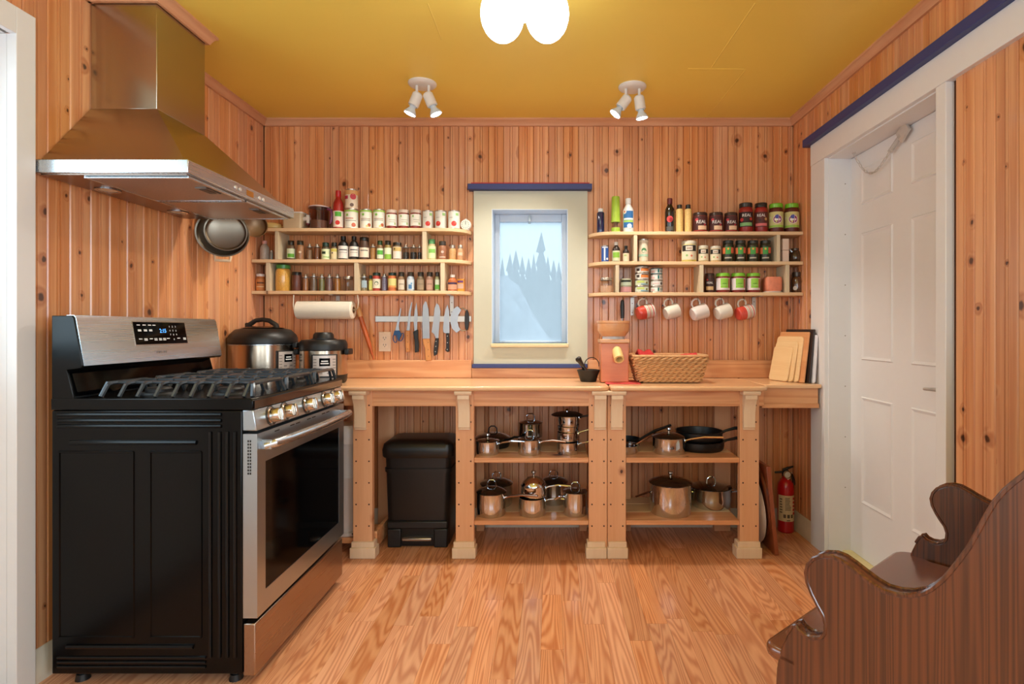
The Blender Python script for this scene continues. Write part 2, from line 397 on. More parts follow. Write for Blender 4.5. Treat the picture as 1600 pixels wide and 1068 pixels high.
# baseboards
def base(name, plane, a, b, wp, sgn):
    pr = [(wp, 0), (wp+sgn*.016, 0), (wp+sgn*.016, .055), (wp+sgn*.012, .062), (wp+sgn*.012, .082), (wp+sgn*.005, .100), (wp+sgn*.003, .108), (wp, .108)]
    return struct(MB().prism(pr, plane, a, b).build(name, mat((226, 214, 196), .4)))
base('baseboard_right', 'xz', 3.035, YB, XR, -1)
base('baseboard_left', 'xz', 1.822, YB, XL, 1)
base('baseboard_back', 'yz', XL+.02, XR-.02, YB, -1)
# casing of the left opening
co = struct(MB().box(XL-.012, XL+.020, OL1, 1.82, 0, 2.175).build('trim_4', WHITEP, bevel=.002))
MB().box(XL-.13, XL+.020, OL0-.02, OL1, OLH, OLH+.085).build('head_board', WHITEP, co, bevel=.002)
MB().box(XL-.13, XL-.012, OL1, OL1+.02, 0, OLH).build('jamb', WHITEP, co)
MB().box(XL-.012, XL+.020, OL0-.09, OL0, 0, 2.175).build('side_board', WHITEP, co, bevel=.002)
b = MB()
for q in ((OL0+.002, OL0+.11, .004, OLH-.004), (OL1-.11, OL1-.002, .004, OLH-.004), (OL0+.1105, OL1-.1105, .004, 1.06), (OL0+.1105, OL1-.1105, 1.97, OLH-.004)): b.box(XL-.128, XL-.09, q[0], q[1], q[2], q[3])
d2 = struct(b.build('door_2', WHITEP))
MB().box(XL-.112, XL-.108, OL0+.1105, OL1-.1105, 1.061, 1.969).build('pane', CLEAR, d2)
# ------------------------------------------------------------------ window
win = struct(MB().prism([(X(740,3.27), .961), (X(918,3.27), .961), (X(918,3.27), 1.973), (X(740,3.27), 1.973)], 'xz', 3.275, 3.299).build('window_1', CREAM))
bpy.data.objects.remove(win)
sx0, sx1, sz0, sz1 = X(740,3.27), X(918,3.27), .961, 1.973
b = MB()
for q in ((sx0, WX0, sz0, sz1), (WX1, sx1, sz0, sz1), (WX0, WX1, sz0, WZ0), (WX0, WX1, WZ1, sz1)): b.box(q[0], q[1], 3.272, 3.2985, q[2], q[3])
win = struct(b.build('window_1', CREAM))
WINW = mat((205, 218, 232), .45, var=.01, name='white_window_paint')
b = MB()
for q in ((WX0, WX0+.004, WZ0, WZ1), (WX1-.004, WX1, WZ0, WZ1), (WX0+.0041, WX1-.0041, WZ1-.004, WZ1), (WX0+.0041, WX1-.0041, WZ0, WZ0+.004)): b.box(q[0], q[1], 3.271, 3.46, q[2], q[3])
b.build('reveal', WINW, win)
b = MB(); fw = .030; gx0, gx1, gz0, gz1 = WX0+.004, WX1-.004, WZ0+.004, WZ1-.004
for q in ((gx0, gx0+fw, gz0, gz1), (gx1-fw, gx1, gz0, gz1), (gx0+fw, gx1-fw, gz1-fw-.015, gz1), (gx0+fw, gx1-fw, gz0, gz0+.012)): b.box(q[0], q[1], 3.40, 3.44, q[2], q[3])
b.build('sash_frame', WINW, win, bevel=.003)
gm = bpy.data.materials.new('haze_veil_window_glass'); gm.use_nodes = True; nt = gm.node_tree; nt.nodes.clear()  # whitish translucent veil stands in for the overexposed haze of the view
out = N(nt, 'ShaderNodeOutputMaterial'); t1 = N(nt, 'ShaderNodeBsdfTransparent'); t2 = N(nt, 'ShaderNodeBsdfTranslucent'); mx = N(nt, 'ShaderNodeMixShader')
t2.inputs[0].default_value = (.92, .97, 1, 1); nz = N(nt, 'ShaderNodeTexNoise'); nz.inputs['Scale'].default_value = 3
fr = N(nt, 'ShaderNodeMapRange'); nt.links.new(nz.outputs['Fac'], fr.inputs[0]); fr.inputs[3].default_value = .24; fr.inputs[4].default_value = .31
nt.links.new(fr.outputs[0], mx.inputs[0]); nt.links.new(t1.outputs[0], mx.inputs[1]); nt.links.new(t2.outputs[0], mx.inputs[2]); nt.links.new(mx.outputs[0], out.inputs[0])
MB().box(gx0+.02, gx1-.02, 3.415, 3.419, gz0, gz1-.02).build('pane', gm, win)
MB().box(WX0-.004, WX1+.004, 3.245, 3.40, WZ0-.018, WZ0+.004).build('sill', mat((226, 206, 164), .5), win, bevel=.004)
MB().box(X(731,3.25), X(925,3.25), 3.238, 3.30, 1.975, 2.008).build('head_trim', NAVY, win, bevel=.003)
MB().box(X(736,3.25), X(921,3.25), 3.246, 3.30, 2.009, 2.016).build('red_strip', mat((188, 52, 50), .5), win)
MB().box(X(737,3.25), X(918,3.25), 3.258, 3.30, .937, .960).build('bottom_trim', NAVY, win, bevel=.003)
lt = MB(); lt.box(X(826,3.39), X(829,3.39), 3.385, 3.40, WZ1-.05, WZ1-.012); lt.lathe([(0,0),(.008,0),(.008,.006),(0,.006)], 10, (X(827.5,3.39), 3.388, WZ1-.062)); lt.build('latch', mat((170, 176, 180), .3, metal=.6), win)
# ------------------------------------------------------------------ door in the right wall
door = struct(MB().box(XR+.115, XR+.155, DY0, DY1, .03, DH-.008).build('door_1', WHITEP))
DX = XR+.115
for (y0, y1) in ((2.226, 2.39), (2.53, 2.76)):
    y0, y1 = (2.135, 2.39) if y0 < 2.4 else (2.52, 2.775)
    for z0, z1 in ((.30, .83), (1.01, 1.64), (1.78, 1.96)):
        # sunk moulding with a raised field
        b = MB(); r0 = [(DX-.0005, y0, z0), (DX-.0005, y1, z0), (DX-.0005, y1, z1), (DX-.0005, y0, z1)]
        def ring(x, i): return [(x, y0+i, z0+i), (x, y1-i, z0+i), (x, y1-i, z1-i), (x, y0+i, z1-i)]
        b.loft([ring(DX+.001, 0), ring(DX-.006, .006), ring(DX-.001, .018), ring(DX-.001, .030), ring(DX-.007, .050)], True).build('door_panel', WHITEP, door, angle=20)
MB().lathe([(0,0),(.026,0),(.026,.008),(.010,.012),(.010,.042),(0,.042)], 14, (DX-.0, 2.14, .925), Matrix.Rotation(-PI/2, 3, 'Y')).tube([(DX-.038, 2.14, .925), (DX-.042, 2.19, .926), (DX-.040, 2.25, .922)], [.009, .008, .006]).build('door_handle', mat((200, 196, 190), .35, metal=.4), door)
MB().box(DX-.045, DX+.05, DY0, DY1, -.004, .028).build('wooden_sill', mat((226, 208, 150), .5), door, bevel=.003)
MB().box(XR-.004, DX-.045, DY0, DY1, -.004, .018).build('white_sill', WHITEP, door, bevel=.003)
MB().box(XR-.020, XR-.0045, DY0-.02, DY1+.05, -.004, .006).build('brown_floor_edge', mat((92, 44, 30), .5), door)
ca = struct(MB().box(XR-.020, XR+.012, DY1+.005, 3.03, 0, DH).build('trim_5', WHITEP, bevel=.002))
MB().box(XR-.020, XR+.012, 1.992, 2.045, 0, DH).build('side_board', WHITEP, ca, bevel=.002)
MB().box(XR-.022, XR+.012, .55, 3.03, DH, 2.158).build('head_board', WHITEP, ca, bevel=.002)
MB().box(XR-.0, DX+.03, DY1, DY1+.012, 0, DH).build('jamb', WHITEP, ca)
MB().box(XR-.0, DX+.03, 2.033, 2.0455, 0, DH).build('jamb', WHITEP, ca)
MB().box(XR-.0, DX+.03, 2.03, DY1, DH-.006, DH+.008).build('head_jamb', WHITEP, ca)
st = MB()
for i in range(7): st.lathe([(0,0),(.003,0),(.003,.0015),(0,.0015)], 8, (DX-.03, DY1-.0002, .35+i*.26), Matrix.Rotation(PI/2, 3, 'X'))
st.build('jamb_screws', mat((150, 140, 130), .4, metal=.5), ca)
MB().box(XR-.048, XR+.0, .5, 3.07, 2.158, 2.200).build('head_trim', NAVY, ca, bevel=.003)
# spring chain on the door
ch = thing('door_chain', 'white spring chain slung under the door head above the white panelled door', 'door chain', (0,0,0))
A = Vector((DX-.035, 2.78, 2.03)); B = Vector((DX-.028, 2.50, 1.955)); Cc = Vector((DX-.02, 2.40, 2.025))
wm = mat((214, 206, 198), .35, metal=.4)
def sag(t): p = A.lerp(B, t); p.z -= .10*math.sin(PI*t)*(1-.15*t); return p
for i in range(13):
    p = sag((i+.5)/13); q = sag((i+.52)/13); t = (q-p).normalized(); L = .017
    u = Vector((1,0,0)) if i % 2 else t.cross(Vector((1,0,0))).normalized()
    MB().tube([p+t*L*math.cos(a)+u*.0055*math.sin(a) for a in [2*PI*k/10 for k in range(10)]], .0018, 5, True).build('chain_link', wm, ch)
t = (Cc-B); L = t.length; t.normalize(); u = Vector((1,0,0)); w = t.cross(u)
MB().tube([B+t*L*.72*(k/110)+(u*math.cos(k*2*PI/8)+w*math.sin(k*2*PI/8))*.009 for k in range(111)], .0017, 5).build('spring', wm, ch)
MB().box(-.006, .006, -.035, .035, -.03, .03).xf(Matrix.Translation(B+t*L*.86) @ Matrix.Rotation(-.6, 4, 'X')).build('bracket', wm, ch, bevel=.002)
MB().lathe([(0,0),(.010,0),(.010,.003),(.004,.004),(.004,.016),(0,.016)], 10, A+Vector((0,0,.010)), Matrix.Rotation(PI, 3, 'X')).build('anchor', wm, ch)
# ------------------------------------------------------------------ outside
GZ = -.6
gr = MB(); nn = 34; gv = []; gf = []
def gh(x, y):
    return GZ
for j in range(nn):
    for i in range(nn):
        x = -14+28*i/(nn-1); y = 3.9+26*j/(nn-1); gv.append((x, y, gh(x, y)))
for j in range(nn-1):
    for i in range(nn-1): k = j*nn+i; gf.append((k, k+1, k+nn+1, k+nn))
tag(gr.add(gv, gf).build('snowy_ground', mat((196, 208, 214), .9, nscale=4, var=.15, bump=.5)), 'pale snowy ground outside behind the mound', 'ground', kind='stuff')
rm = random.Random(3); mv = []; mf = []; nu = 60; nw = 50
for j in range(nw):
    for i in range(nu):
        x = -4.4+5.4*i/(nu-1); y = 5.6+4.6*j/(nw-1)
        r = math.hypot((x+1.25)/1.9, (y-8.0)/2.0); h = max(0, 1-r*r)**.9*2.62
        if 0 < h: h += rm.uniform(-.13, .13)+.10*math.sin(x*5+y*3)
        mv.append((x, y, GZ+.003+max(0, h)))
for j in range(nw-1):
    for i in range(nu-1): k = j*nu+i; mf.append((k, k+1, k+nu+1, k+nu))
tag(MB().add(mv, mf).build('gravel_mound', mat((126, 134, 140), .95, nscale=7, var=.7, bump=1.0), angle=20), 'grey mound of gravel dusted with snow outside the window', 'mound')
def conifer(seed):
    rg = random.Random(seed); b = MB(); H = 1.0
    for k in range(9):
        z0 = .08+k*.098; r = .20*(1-k/9.6)+.015; seg = 18; top = z0+.20*(1-k*.05)
        vs = [(0, 0, top)]+[(r*(1 if i % 2 else .55)*rg.uniform(.75, 1.15)*math.cos(2*PI*i/seg), r*(1 if i % 2 else .55)*rg.uniform(.75, 1.15)*math.sin(2*PI*i/seg), z0-rg.uniform(0, .03)) for i in range(seg)]
        b.add(vs, [(0, 1+i, 1+(i+1) % seg) for i in range(seg)])
    return b
fol = [conifer(i).build('foliage', mat((58, 84, 78), .9, nscale=10, var=.4), angle=15) for i in range(3)]
FM = [o.data for o in fol]
for o in fol: bpy.data.objects.remove(o)
tr = MB().tube([(0,0,0), (0,0,.5), (0,0,.95)], [.02, .012, .004], 6).build('trunk', mat((70, 60, 52), .9)); TM = tr.data; bpy.data.objects.remove(tr)
spots = [(785,398,14),(797,392,17),(806,386,15),(816,396,18),(826,398,14),(834,392,19),(845,384,16),(846,358,21),(856,396,15),(865,402,18),(873,404,14)]
names = ['spruce seen at the left edge of the window pane', 'spruce second from the left edge of the pane', 'pointed spruce third from the left edge of the pane', 'low spruce left of the pane centre', 'spruce just left of the middle of the pane', 'spruce in the middle of the pane', 'broad spruce in front of the tallest one', 'tallest thin spruce rising above the others', 'spruce right of the tallest one', 'low spruce in the right of the pane', 'nearest spruce at the right edge of the pane', 'spruce behind the right sash', 'spruce behind the left sash', 'spruce furthest right behind the wall', 'spruce furthest left behind the wall']
for i, (px, py, d) in enumerate(spots):
    x = X(px, d); g = gh(x, d); h = Z(py, d)-g
    t = thing('spruce_tree', names[i]+', hazy grey-green', 'tree', (x, d, g+.002), i*1.3, 'trees outside the window')
    for nm, me, mm in (('foliage', FM[i % 3], None), ('trunk', TM, None)):
        o = bpy.data.objects.new(nm, me); COL.objects.link(o); o.parent = t; o.scale = (h*(.5+.22*(i*7 % 5)/5), h*(.5+.22*(i*7 % 5)/5), h)
# ------------------------------------------------------------------ splash boards above the worktop
for i, (a, b_, zt, lb) in enumerate(((XL, X(737,3.28), .982, 'left'), (X(737,3.28), X(918,3.28), .936, 'mid'), (X(918,3.28), XR, .982, 'right'))):
    struct(MB().box(a+.001, b_-.001, 3.278, 3.2995, .8785, zt).build('trim_%d' % (6+i), FIRX, bevel=.002))
# ------------------------------------------------------------------ kitchen counters
def dots(b, xs, zs, y, r=.0042):
    for x in xs:
        for z in zs: b.lathe([(0,0),(r,0),(r,.0012),(0,.0012)], 8, (x, y, z), Matrix.Rotation(PI/2, 3, 'X'))
SCREW = mat((74, 40, 24), .5, metal=.3)
CT = .8775
def post(par, px0, px1, base=True, corb=None, front=2.85):
    x0, x1 = X(px0, front), X(px1, front)
    p = MB().box(x0, x1, front, front+.038, .0, .852).build('post', POSTW, par, bevel=.002)
    b = MB(); dots(b, (x0+.016, x1-.016), (.16, .27, .38, .49, .60, .69, .775), front)
    b.build('screw_holes', SCREW, p)['kind'] = 'stuff'
    if corb:
        c0, c1 = X(corb[0], 2.80), X(corb[1], 2.80); m = (c0+c1)/2; w = .030
        cb = MB().prism([(front, .853), (front-.062, .853), (front-.062, .842), (front-.055, .832), (front, .832)], 'yz', m-.044, m+.044).build('corbel', PALEW, par, bevel=.003)
        prof = [(front, .832), (front-.050, .832), (front-.051, .812), (front-.044, .806), (front-.030, .780), (front-.020, .740), (front-.020, .665), (front-.014, .660), (front-.014, .652), (front, .652)]
        MB().prism(prof, 'yz', m-w, m+w).build('corbel_bracket', PALEW, cb, bevel=.002)
    return p
def plinth(par, px0, px1):
    b = MB().box(X(px0+2,2.835), X(px1-2,2.835), 2.838, 2.895, .052, .082).box(X(px0,2.83), X(px1,2.83), 2.828, 2.90, 0, .055)
    return b.build('plinth_block', PALEW, par, bevel=.004)
def worktop(par, name, x0, x1, y0, rl, rr_, m=TOPW):
    pts = []
    # plan outline with rounded front corners
    pts += [(x0, YB-.022)]
    pts += [(x0+rl-rl*math.cos(a), y0+rl-rl*math.sin(a)) for a in [PI/2*i/6 for i in range(7)]] if rl else [(x0, y0)]
    pts += [(x1-rr_+rr_*math.sin(a), y0+rr_-rr_*math.cos(a)) for a in [PI/2*i/6 for i in range(7)]] if rr_ else [(x1, y0)]
    pts += [(x1, YB-.022)]
    return MB().prism(pts, 'xy', .8535, CT).build(name, m, par, bevel=.009, seg=3)
cL = thing('kitchen_counter', 'long pine counter with open shelves between the black range and the grain mill', 'counter', (0,0,0))
worktop(cL, 'worktop', XL+.002, X(953,2.785), 2.785, 0, .05)
MB().box(X(566,2.86), X(932,2.86), 2.857, 2.876, .770, .853).build('apron', FIRX, cL, bevel=.002)
MB().box(X(566,2.86), X(932,2.86), 2.853, 2.857, .770, .792).build('apron_strip', FIRX, cL, bevel=.002)
post(cL, 551.5, 581.5, corb=(545, 573)); plinth(cL, 546, 586)
post(cL, 712, 740.5, corb=(712, 735)); plinth(cL, 706, 743)
post(cL, 920, 948.6, corb=(926, 951)); plinth(cL, 915.5, 948.2)
for px0, px1 in ((592, 617), (745, 757), (905, 917)):
    MB().box(X(px0,3.24), X(px1,3.24), 3.222, 3.262, .0, .852).build('rear_post', POSTW, cL, bevel=.002)
def shelf_board(par, px0, px1, z0, z1):
    x0, x1 = X(px0, 2.852), X(px1, 2.852); ds = (.14, .14, .125); y = 2.855
    for k, w in enumerate(ds):
        MB().box(x0, x1, y, y+w-.003, z0, z1).build('shelf_slat', SHELFW if k else FIRX, par, bevel=.002); y += w
shelf_board(cL, 740.8, 919.7, .481, .507); shelf_board(cL, 740.8, 919.7, .163, .186)
MB().box(X(583,2.9), X(586,2.9)+.01, 2.9, 3.222, .03, .115).build('side_rail', FIRX, cL, bevel=.002)
MB().box(-1.45, X(585,2.9), 2.892, 3.10, .055, .083).build('bottom_board', FIRX, cL, bevel=.002)
MB().box(X(536,2.86), X(552,2.86), 2.87, 2.89, .770, .853).build('apron_end', FIRX, cL, bevel=.002)
cR = thing('kitchen_counter', 'shorter pine counter with open shelves under the wicker basket', 'counter', (0,0,0))
worktop(cR, 'worktop', X(954,2.785)+.001, X(1205,2.785), 2.785, .02, .055)
MB().box(X(970,2.86), X(1193,2.86), 2.857, 2.876, .770, .853).build('apron', FIRX, cR, bevel=.002)
MB().box(X(970,2.86), X(1193,2.86), 2.853, 2.857, .770, .792).build('apron_strip', FIRX, cR, bevel=.002)
post(cR, 949.4, 978, corb=(954, 976)); plinth(cR, 949, 981.5)
post(cR, 1156, 1186, corb=(1162, 1187)); plinth(cR, 1151, 1191)
for px0, px1 in ((975, 985), (1115, 1140)):
    MB().box(X(px0,3.24), X(px1,3.24), 3.222, 3.262, 0, .852).build('rear_post', POSTW, cR, bevel=.002)
shelf_board(cR, 978.3, 1155.7, .481, .507); shelf_board(cR, 978.3, 1155.7, .163, .186)
lg = thing('side_ledge', 'shallow pine ledge carrying the cutting boards beside the white door', 'ledge', (0,0,0))
x0, x1 = X(1205,2.785)+.001, XR-.024
MB().box(x0, x1, 2.895, YB-.022, .8555, CT).build('ledge_top', TOPW, lg, bevel=.006)
MB().box(x0, x1-.008, 2.92, 2.94, .752, .855).build('ledge_apron', FIRX, lg, bevel=.002)
MB().box(x0, x1-.006, 2.912, 2.9195, .752, .775).build('apron_strip', FIRX, lg, bevel=.003)
MB().box(x1-.03, x1-.009, 2.941, YB-.03, .76, .855).build('end_board', FIRX, lg, bevel=.002)
# ------------------------------------------------------------------ wall shelves
def wall_shelf(label, zs, x0, x1, roundend, up, lo, straps, hooks=(), x0s=None):
    s = thing('wall_shelf', label, 'shelf', (0,0,0)); yf, yb = 3.16, YB-.003
    for k, z in enumerate(zs):
        xa = x0s[k] if x0s else x0
        R = .135; xb = x1; pts = []
        if roundend == 'r': pts = [(xa, yb), (xa, yf)]+[(xb-R+R*math.sin(a), yf+R-R*math.cos(a)) for a in [PI/2*i/8 for i in range(9)]]+[(xb, yb)]
        else: pts = [(xa, yb)]+[(xa+R-R*math.cos(a), yf+R-R*math.sin(a)) for a in [PI/2*i/8 for i in range(9)]]+[(xb, yf), (xb, yb)]
        MB().prism(pts, 'xy', z-.019, z).build('shelf_board', SHELFW, s, bevel=.002)
    for row, cols in ((0, up), (1, lo)):
        for a, b_ in cols: MB().box(X(a, yf), X(b_, yf), yf+.002, yb, zs[row+1], zs[row]-.019).build('divider', DIVW, s, bevel=.0015)
    for px, zl in straps:
        b = MB().box(X(px,3.29)-.011, X(px,3.29)+.011, 3.289, 3.292, zl, zs[2]-.019).box(X(px,3.29)-.011, X(px,3.29)+.011, 3.18, 3.292, zs[2]-.022, zs[2]-.019)
        bo = b.build('metal_strap', mat((196, 188, 180), .35, metal=.7), s)
        d_ = MB(); dots(d_, (X(px,3.29),), (zl+.015, zl+.07), 3.289, .003); d_.build('screw', SCREW, bo)
    for px in hooks:
        x = X(px, 3.2); z = zs[2]-.019
        MB().tube([(x, 3.2, z), (x, 3.2, z-.014)]+[(x, 3.2-.008+.008*math.cos(a), z-.014-.010*math.sin(a)) for a in [PI*i/8*1.25 for i in range(1, 9)]], .0016, 6).build('cup_hook', mat((150, 120, 90), .3, metal=1), s)
    return s
ZL = (1.736, 1.559, 1.381); ZR = (1.716, 1.547, 1.372)
wall_shelf('three tier pine wall shelf of spice jars left of the window', ZL, XL+.002, X(737,3.285), 'r', ((429,434.5),(659.5,666)), ((415,421.5),(553,559.5),(688,694.5)), ((528, 1.26), (706, 1.25)), x0s=(X(408,3.16), XL+.002, XL+.002))
wall_shelf('three tier pine wall shelf with mugs hanging below right of the window', ZR, X(919,3.285), XR-.002, 'l', ((990.5,996),(1214,1219.5)), ((962,967.5),(1093.5,1099.5),(1228,1234)), ((988, 1.245), (1178, 1.255)), hooks=(972.5, 1007.5, 1045.5, 1089.5, 1126, 1161.5))
# ------------------------------------------------------------------ gas range
rg = thing('gas_range', 'black and stainless steel gas range against the pine wall', 'range', (0,0,0))
Y0, Y1 = 1.81, 2.572
body = MB().box(-1.62, -1.003, Y0, Y1, .045, .899).build('body', BLACKE, rg, bevel=.004)
def rib(x0, x1, z0, z1, r=.007):
    return MB().tube([(x0, Y0, z0), (x1, Y0, z1)], r, 8)
ribs = MB()
for z in (.885, .866, .848): ribs.add(*(lambda m: (m.v, m.f))(rib(-1.60, -1.07, z, z, .006)))
ribs.build('embossed_rib', BLACKE, body)
rib(-1.56, -1.15, .795, .795, .008).build('embossed_rib', BLACKE, body)
rib(-1.57, -1.16, .135, .135, .008).build('embossed_rib', BLACKE, body)
for x in (-1.105, -1.075, -1.05, -1.025): rib(x, x, .10, .83, .006).build('embossed_rib', BLACKE, body)
for z in (.10, .085, .07): rib(-1.60, -1.12, z, z, .005).build('embossed_rib', BLACKE, body)
for a, b_ in ((-1.595, -1.355), (-1.30, -1.135)):
    m = MB()
    for q in ((a, .165, b_, .165), (a, .765, b_, .765), (a, .165, a, .765), (b_, .165, b_, .765)): m.tube([(q[0], Y0, q[1]), (q[2], Y0, q[3])], .004, 6)
    m.build('side_panel_edge', BLACKE, body)
for x in (-1.56, -1.05):
    for y in (Y0+.05, Y1-.05): MB().lathe([(0,0),(.022,0),(.018,.02),(.012,.02),(.012,.046),(0,.046)], 12, (x, y, 0)).build('foot', BLACKP, rg)
# cooktop
MB().prism([(-1.62,.900),(-.972,.900),(-.966,.906),(-.966,.930),(-.975,.938),(-1.62,.938)], 'xz', Y0-.003, Y1+.003).build('cooktop', BLACKE, rg, bevel=.003)
MB().box(-.9655, -.9635, Y0+.004, Y1-.004, .903, .930).build('cooktop_front_strip', mat((52, 34, 28), .12, metal=.5, coat=.5), rg)
for y in (1.95, 2.19, 2.43):
    for x in ((-1.37, -1.12) if y != 2.19 else (-1.245,)):
        MB().lathe([(0,.938),(.055,.938),(.052,.944),(.040,.946),(.040,.955),(.034,.961),(0,.962)], 18, (x, y, 0)).build('burner', mat((20, 20, 21), .5), rg)
for gy0, gy1 in ((1.835, 2.065), (2.07, 2.31), (2.315, 2.548)):
    g = MB(); zt = .982; xs = [-1.475+.0585*k for k in range(9)]
    for k, x in enumerate(xs):
        r = .0055
        sl = .020
        pts = [(x-.004, gy0, .940), (x+.002, gy0+sl, zt-.004), (x+.004, gy0+sl+.012, zt)]
        if k in (0, 4, 8): pts += [(x, gy1-sl-.012, zt), (x, gy1-sl, zt-.004), (x, gy1, .940)]; g.tube(pts, .0065, 6)
        else:
            mid = (gy0+gy1)/2; gap = .045
            g.tube(pts+[(x+.002, mid-gap, zt)], .0065, 6)
            g.tube([(x, gy1, .940), (x, gy1-sl, zt-.004), (x, gy1-sl-.012, zt), (x, mid+gap, zt)], .0065, 6)
    for yy in (gy0+.06, gy1-.06): g.tube([(xs[0], yy, zt), (xs[-1], yy, zt)], .0060, 6)
    g.tube([(-.985, gy0+.004, .940), (-.992, gy0+.020, zt-.004), (-.994, gy0+.03, zt), (-.994, gy1-.03, zt), (-.992, gy1-.02, zt-.004), (-.985, gy1-.004, .940)], .0075, 6)
    g.tube([(-1.49, gy0+.01, .940), (-1.484, gy0+.03, zt), (-1.484, gy1-.03, zt), (-1.49, gy1-.01, .940)], .0065, 6)
    g.build('grate', IRON, rg)
# backguard
sp = [(-1.62,.936),(-1.548,.936),(-1.552,.955),(-1.572,1.030),(-1.524,1.036),(-1.520,1.044),(-1.548,1.200),(-1.556,1.206),(-1.62,1.206)]
bgd = MB().prism(sp, 'xz', Y0, Y1).build('backguard', BLACKE, rg, bevel=.002)
MB().prism([(-1.5205,1.043),(-1.5165,1.043),(-1.5435,1.197),(-1.550,1.208),(-1.575,1.208),(-1.575,1.2065),(-1.5515,1.2065),(-1.5475,1.199)], 'xz', Y0+.004, Y1-.002).build('steel_face', STEEL, bgd)
MB().prism([(-1.5468,.958),(-1.5425,.945),(-1.5525,.945),(-1.569,1.026),(-1.566,1.026)], 'xz', Y0+.012, Y1-.02).build('lower_panel', BLKGLS, bgd)
def guard_pt(y, z, off=0.0):   # on the slanted steel face
    t = (z-1.043)/(1.197-1.043); return Vector((-1.5165-.027*t+off*.985, y, z+off*.17))
gM = Matrix(((0, -.1727*1.0, .985, 0), (1, 0, 0, 0), (0, .985, .1727, 0), (0, 0, 0, 1)))
def guard_quad(name, m, y0, y1, z0, z1, off, par):
    b = MB(); q = [guard_pt(y0,z0,off), guard_pt(y1,z0,off), guard_pt(y1,z1,off), guard_pt(y0,z1,off)]; p = [guard_pt(y0,z0,0), guard_pt(y1,z0,0), guard_pt(y1,z1,0), guard_pt(y0,z1,0)]
    return b.loft([p, q]).build(name, m, par)
guard_quad('display_bezel', mat((190, 182, 174), .25, metal=1), 2.050, 2.346, 1.101, 1.192, .001, bgd)
disp = guard_quad('display', BLKGLS, 2.054, 2.342, 1.105, 1.189, .002, bgd)
WT = mat((216, 214, 210), .5, emit=.25)
def gtext(s, y, z, size, m, name='lettering'):
    p = guard_pt(y, z, .0022); return mesh_text(name, s, size, m, disp, M=Matrix.Translation(p) @ gM)
gtext('2:15', 2.205, 1.155, .022, emitter('lit_blue_digits', (90, 170, 255), 2.5), 'clock_digits')
for r, row in enumerate(('123', '456', '789')):
    for c, ch_ in enumerate(row): gtext(ch_, 2.245+c*.018, 1.172-r*.016, .010, WT)
gtext('0', 2.262, 1.121, .010, WT)
mk = MB()
for z, ys in ((1.176, (2.070, 2.100, 2.128, 2.152)), (1.158, (2.072, 2.102, 2.130)), (1.154, (2.072, 2.102, 2.130)), (1.124, (2.070, 2.097, 2.125, 2.150, 2.175, 2.198, 2.220, 2.282, 2.318)), (1.119, (2.097, 2.150, 2.175, 2.198, 2.318))):
    for y in ys: a = guard_pt(y, z, .0022); mk.add([a, a+Vector((0,.017,0)), a+Vector((-.0006,.017,.0032)), a+Vector((-.0006,0,.0032))], [(0,1,2,3)])
mk.build('key_legends', WT, disp)
lgm = MB()
for k in range(6): lgm.add(*(lambda a: ([a, a+Vector((0,.003,0)), a+Vector((-.0016,.003,.009)), a+Vector((-.0016,0,.009))], [(0,1,2,3)]))(guard_pt(2.155+k*.010, 1.070, .001)))
lgm.build('maker_mark', mat((150, 142, 136), .4, metal=.6), bgd)
# control panel and knobs
MB().prism([(-1.003,.900),(-.968,.900),(-.956,.832),(-1.003,.832)], 'xz', Y0+.002, Y1-.002).build('control_panel', STEELV, rg, bevel=.003)
KM = steel('knob_steel', (206, 198, 188), .2, 'x')
nrm = Vector((.985, 0, .174)); kr = nrm.to_track_quat('Z', 'Y').to_matrix()
for y in (1.915, 2.015, 2.19, 2.365, 2.465):
    c = Vector((-.962, y, .866))
    k = MB().lathe([(0,0),(.029,0),(.029,.004),(.025,.007),(.0235,.028),(.020,.034),(0,.034)], 20, c, kr).build('knob', KM, rg)
    MB().box(-.006, .006, -.022, .022, .032, .046).xf(Matrix.Translation(c) @ kr.to_4x4()).build('grip', KM, k, bevel=.003)
    MB().lathe([(.031,0),(.035,0),(.035,.0012),(.031,.0012)], 20, c, kr).build('dial_ring', mat((70, 66, 62), .4, metal=.5), k)
# oven door, handle, drawer
dr = MB()
DW = (1.867, 2.512, .295, .722)
for q in ((Y0+.004, DW[0], .224, .822), (DW[1], Y1-.004, .224, .822), (DW[0], DW[1], .224, DW[2]), (DW[0], DW[1], DW[3], .822)): dr.box(-1.002, -.956, q[0], q[1], q[2], q[3])
od = dr.build('oven_door', STEELV, rg, bevel=.0)
MB().box(-.99, -.9575, DW[0]-.002, DW[1]+.002, DW[2]-.002, DW[3]+.002).build('oven_window', BLKGLS, od)
MB().tube([(-.945, 1.842, .778), (-.918, 1.850, .785), (-.905, 1.93, .786), (-.897, 2.19, .786), (-.905, 2.45, .786), (-.918, 2.53, .785), (-.945, 2.538, .778)], [.012, .0145, .015, .015, .015, .0145, .012], 12).build('door_handle', STEEL, od)
for y in (1.848, 2.532): MB().box(-.958, -.922, y-.010, y+.010, .766, .796).build('handle_mount', STEELV, od, bevel=.003)
sl = MB()
for y in (1.945, 2.06, 2.105, 2.20, 2.245, 2.34, 2.385): sl.box(-.9562, -.9555, y-.017, y+.017, .808, .812)
sl.build('vent_slots', BLACKP, od)
sl = MB()
for k in range(11):
    for x in (-.985, -.978): sl.box(x-.0022, x+.0022, Y0+.0032, Y0+.0042, .690+k*.0105, .697+k*.0105)
sl.build('edge_vent_slots', BLACKP, od)
MB().box(-1.002, -.962, Y0+.004, Y1-.004, .036, .206).build('drawer', steel('drawer_steel', (170, 150, 134), .28, 'y'), rg, bevel=.004)
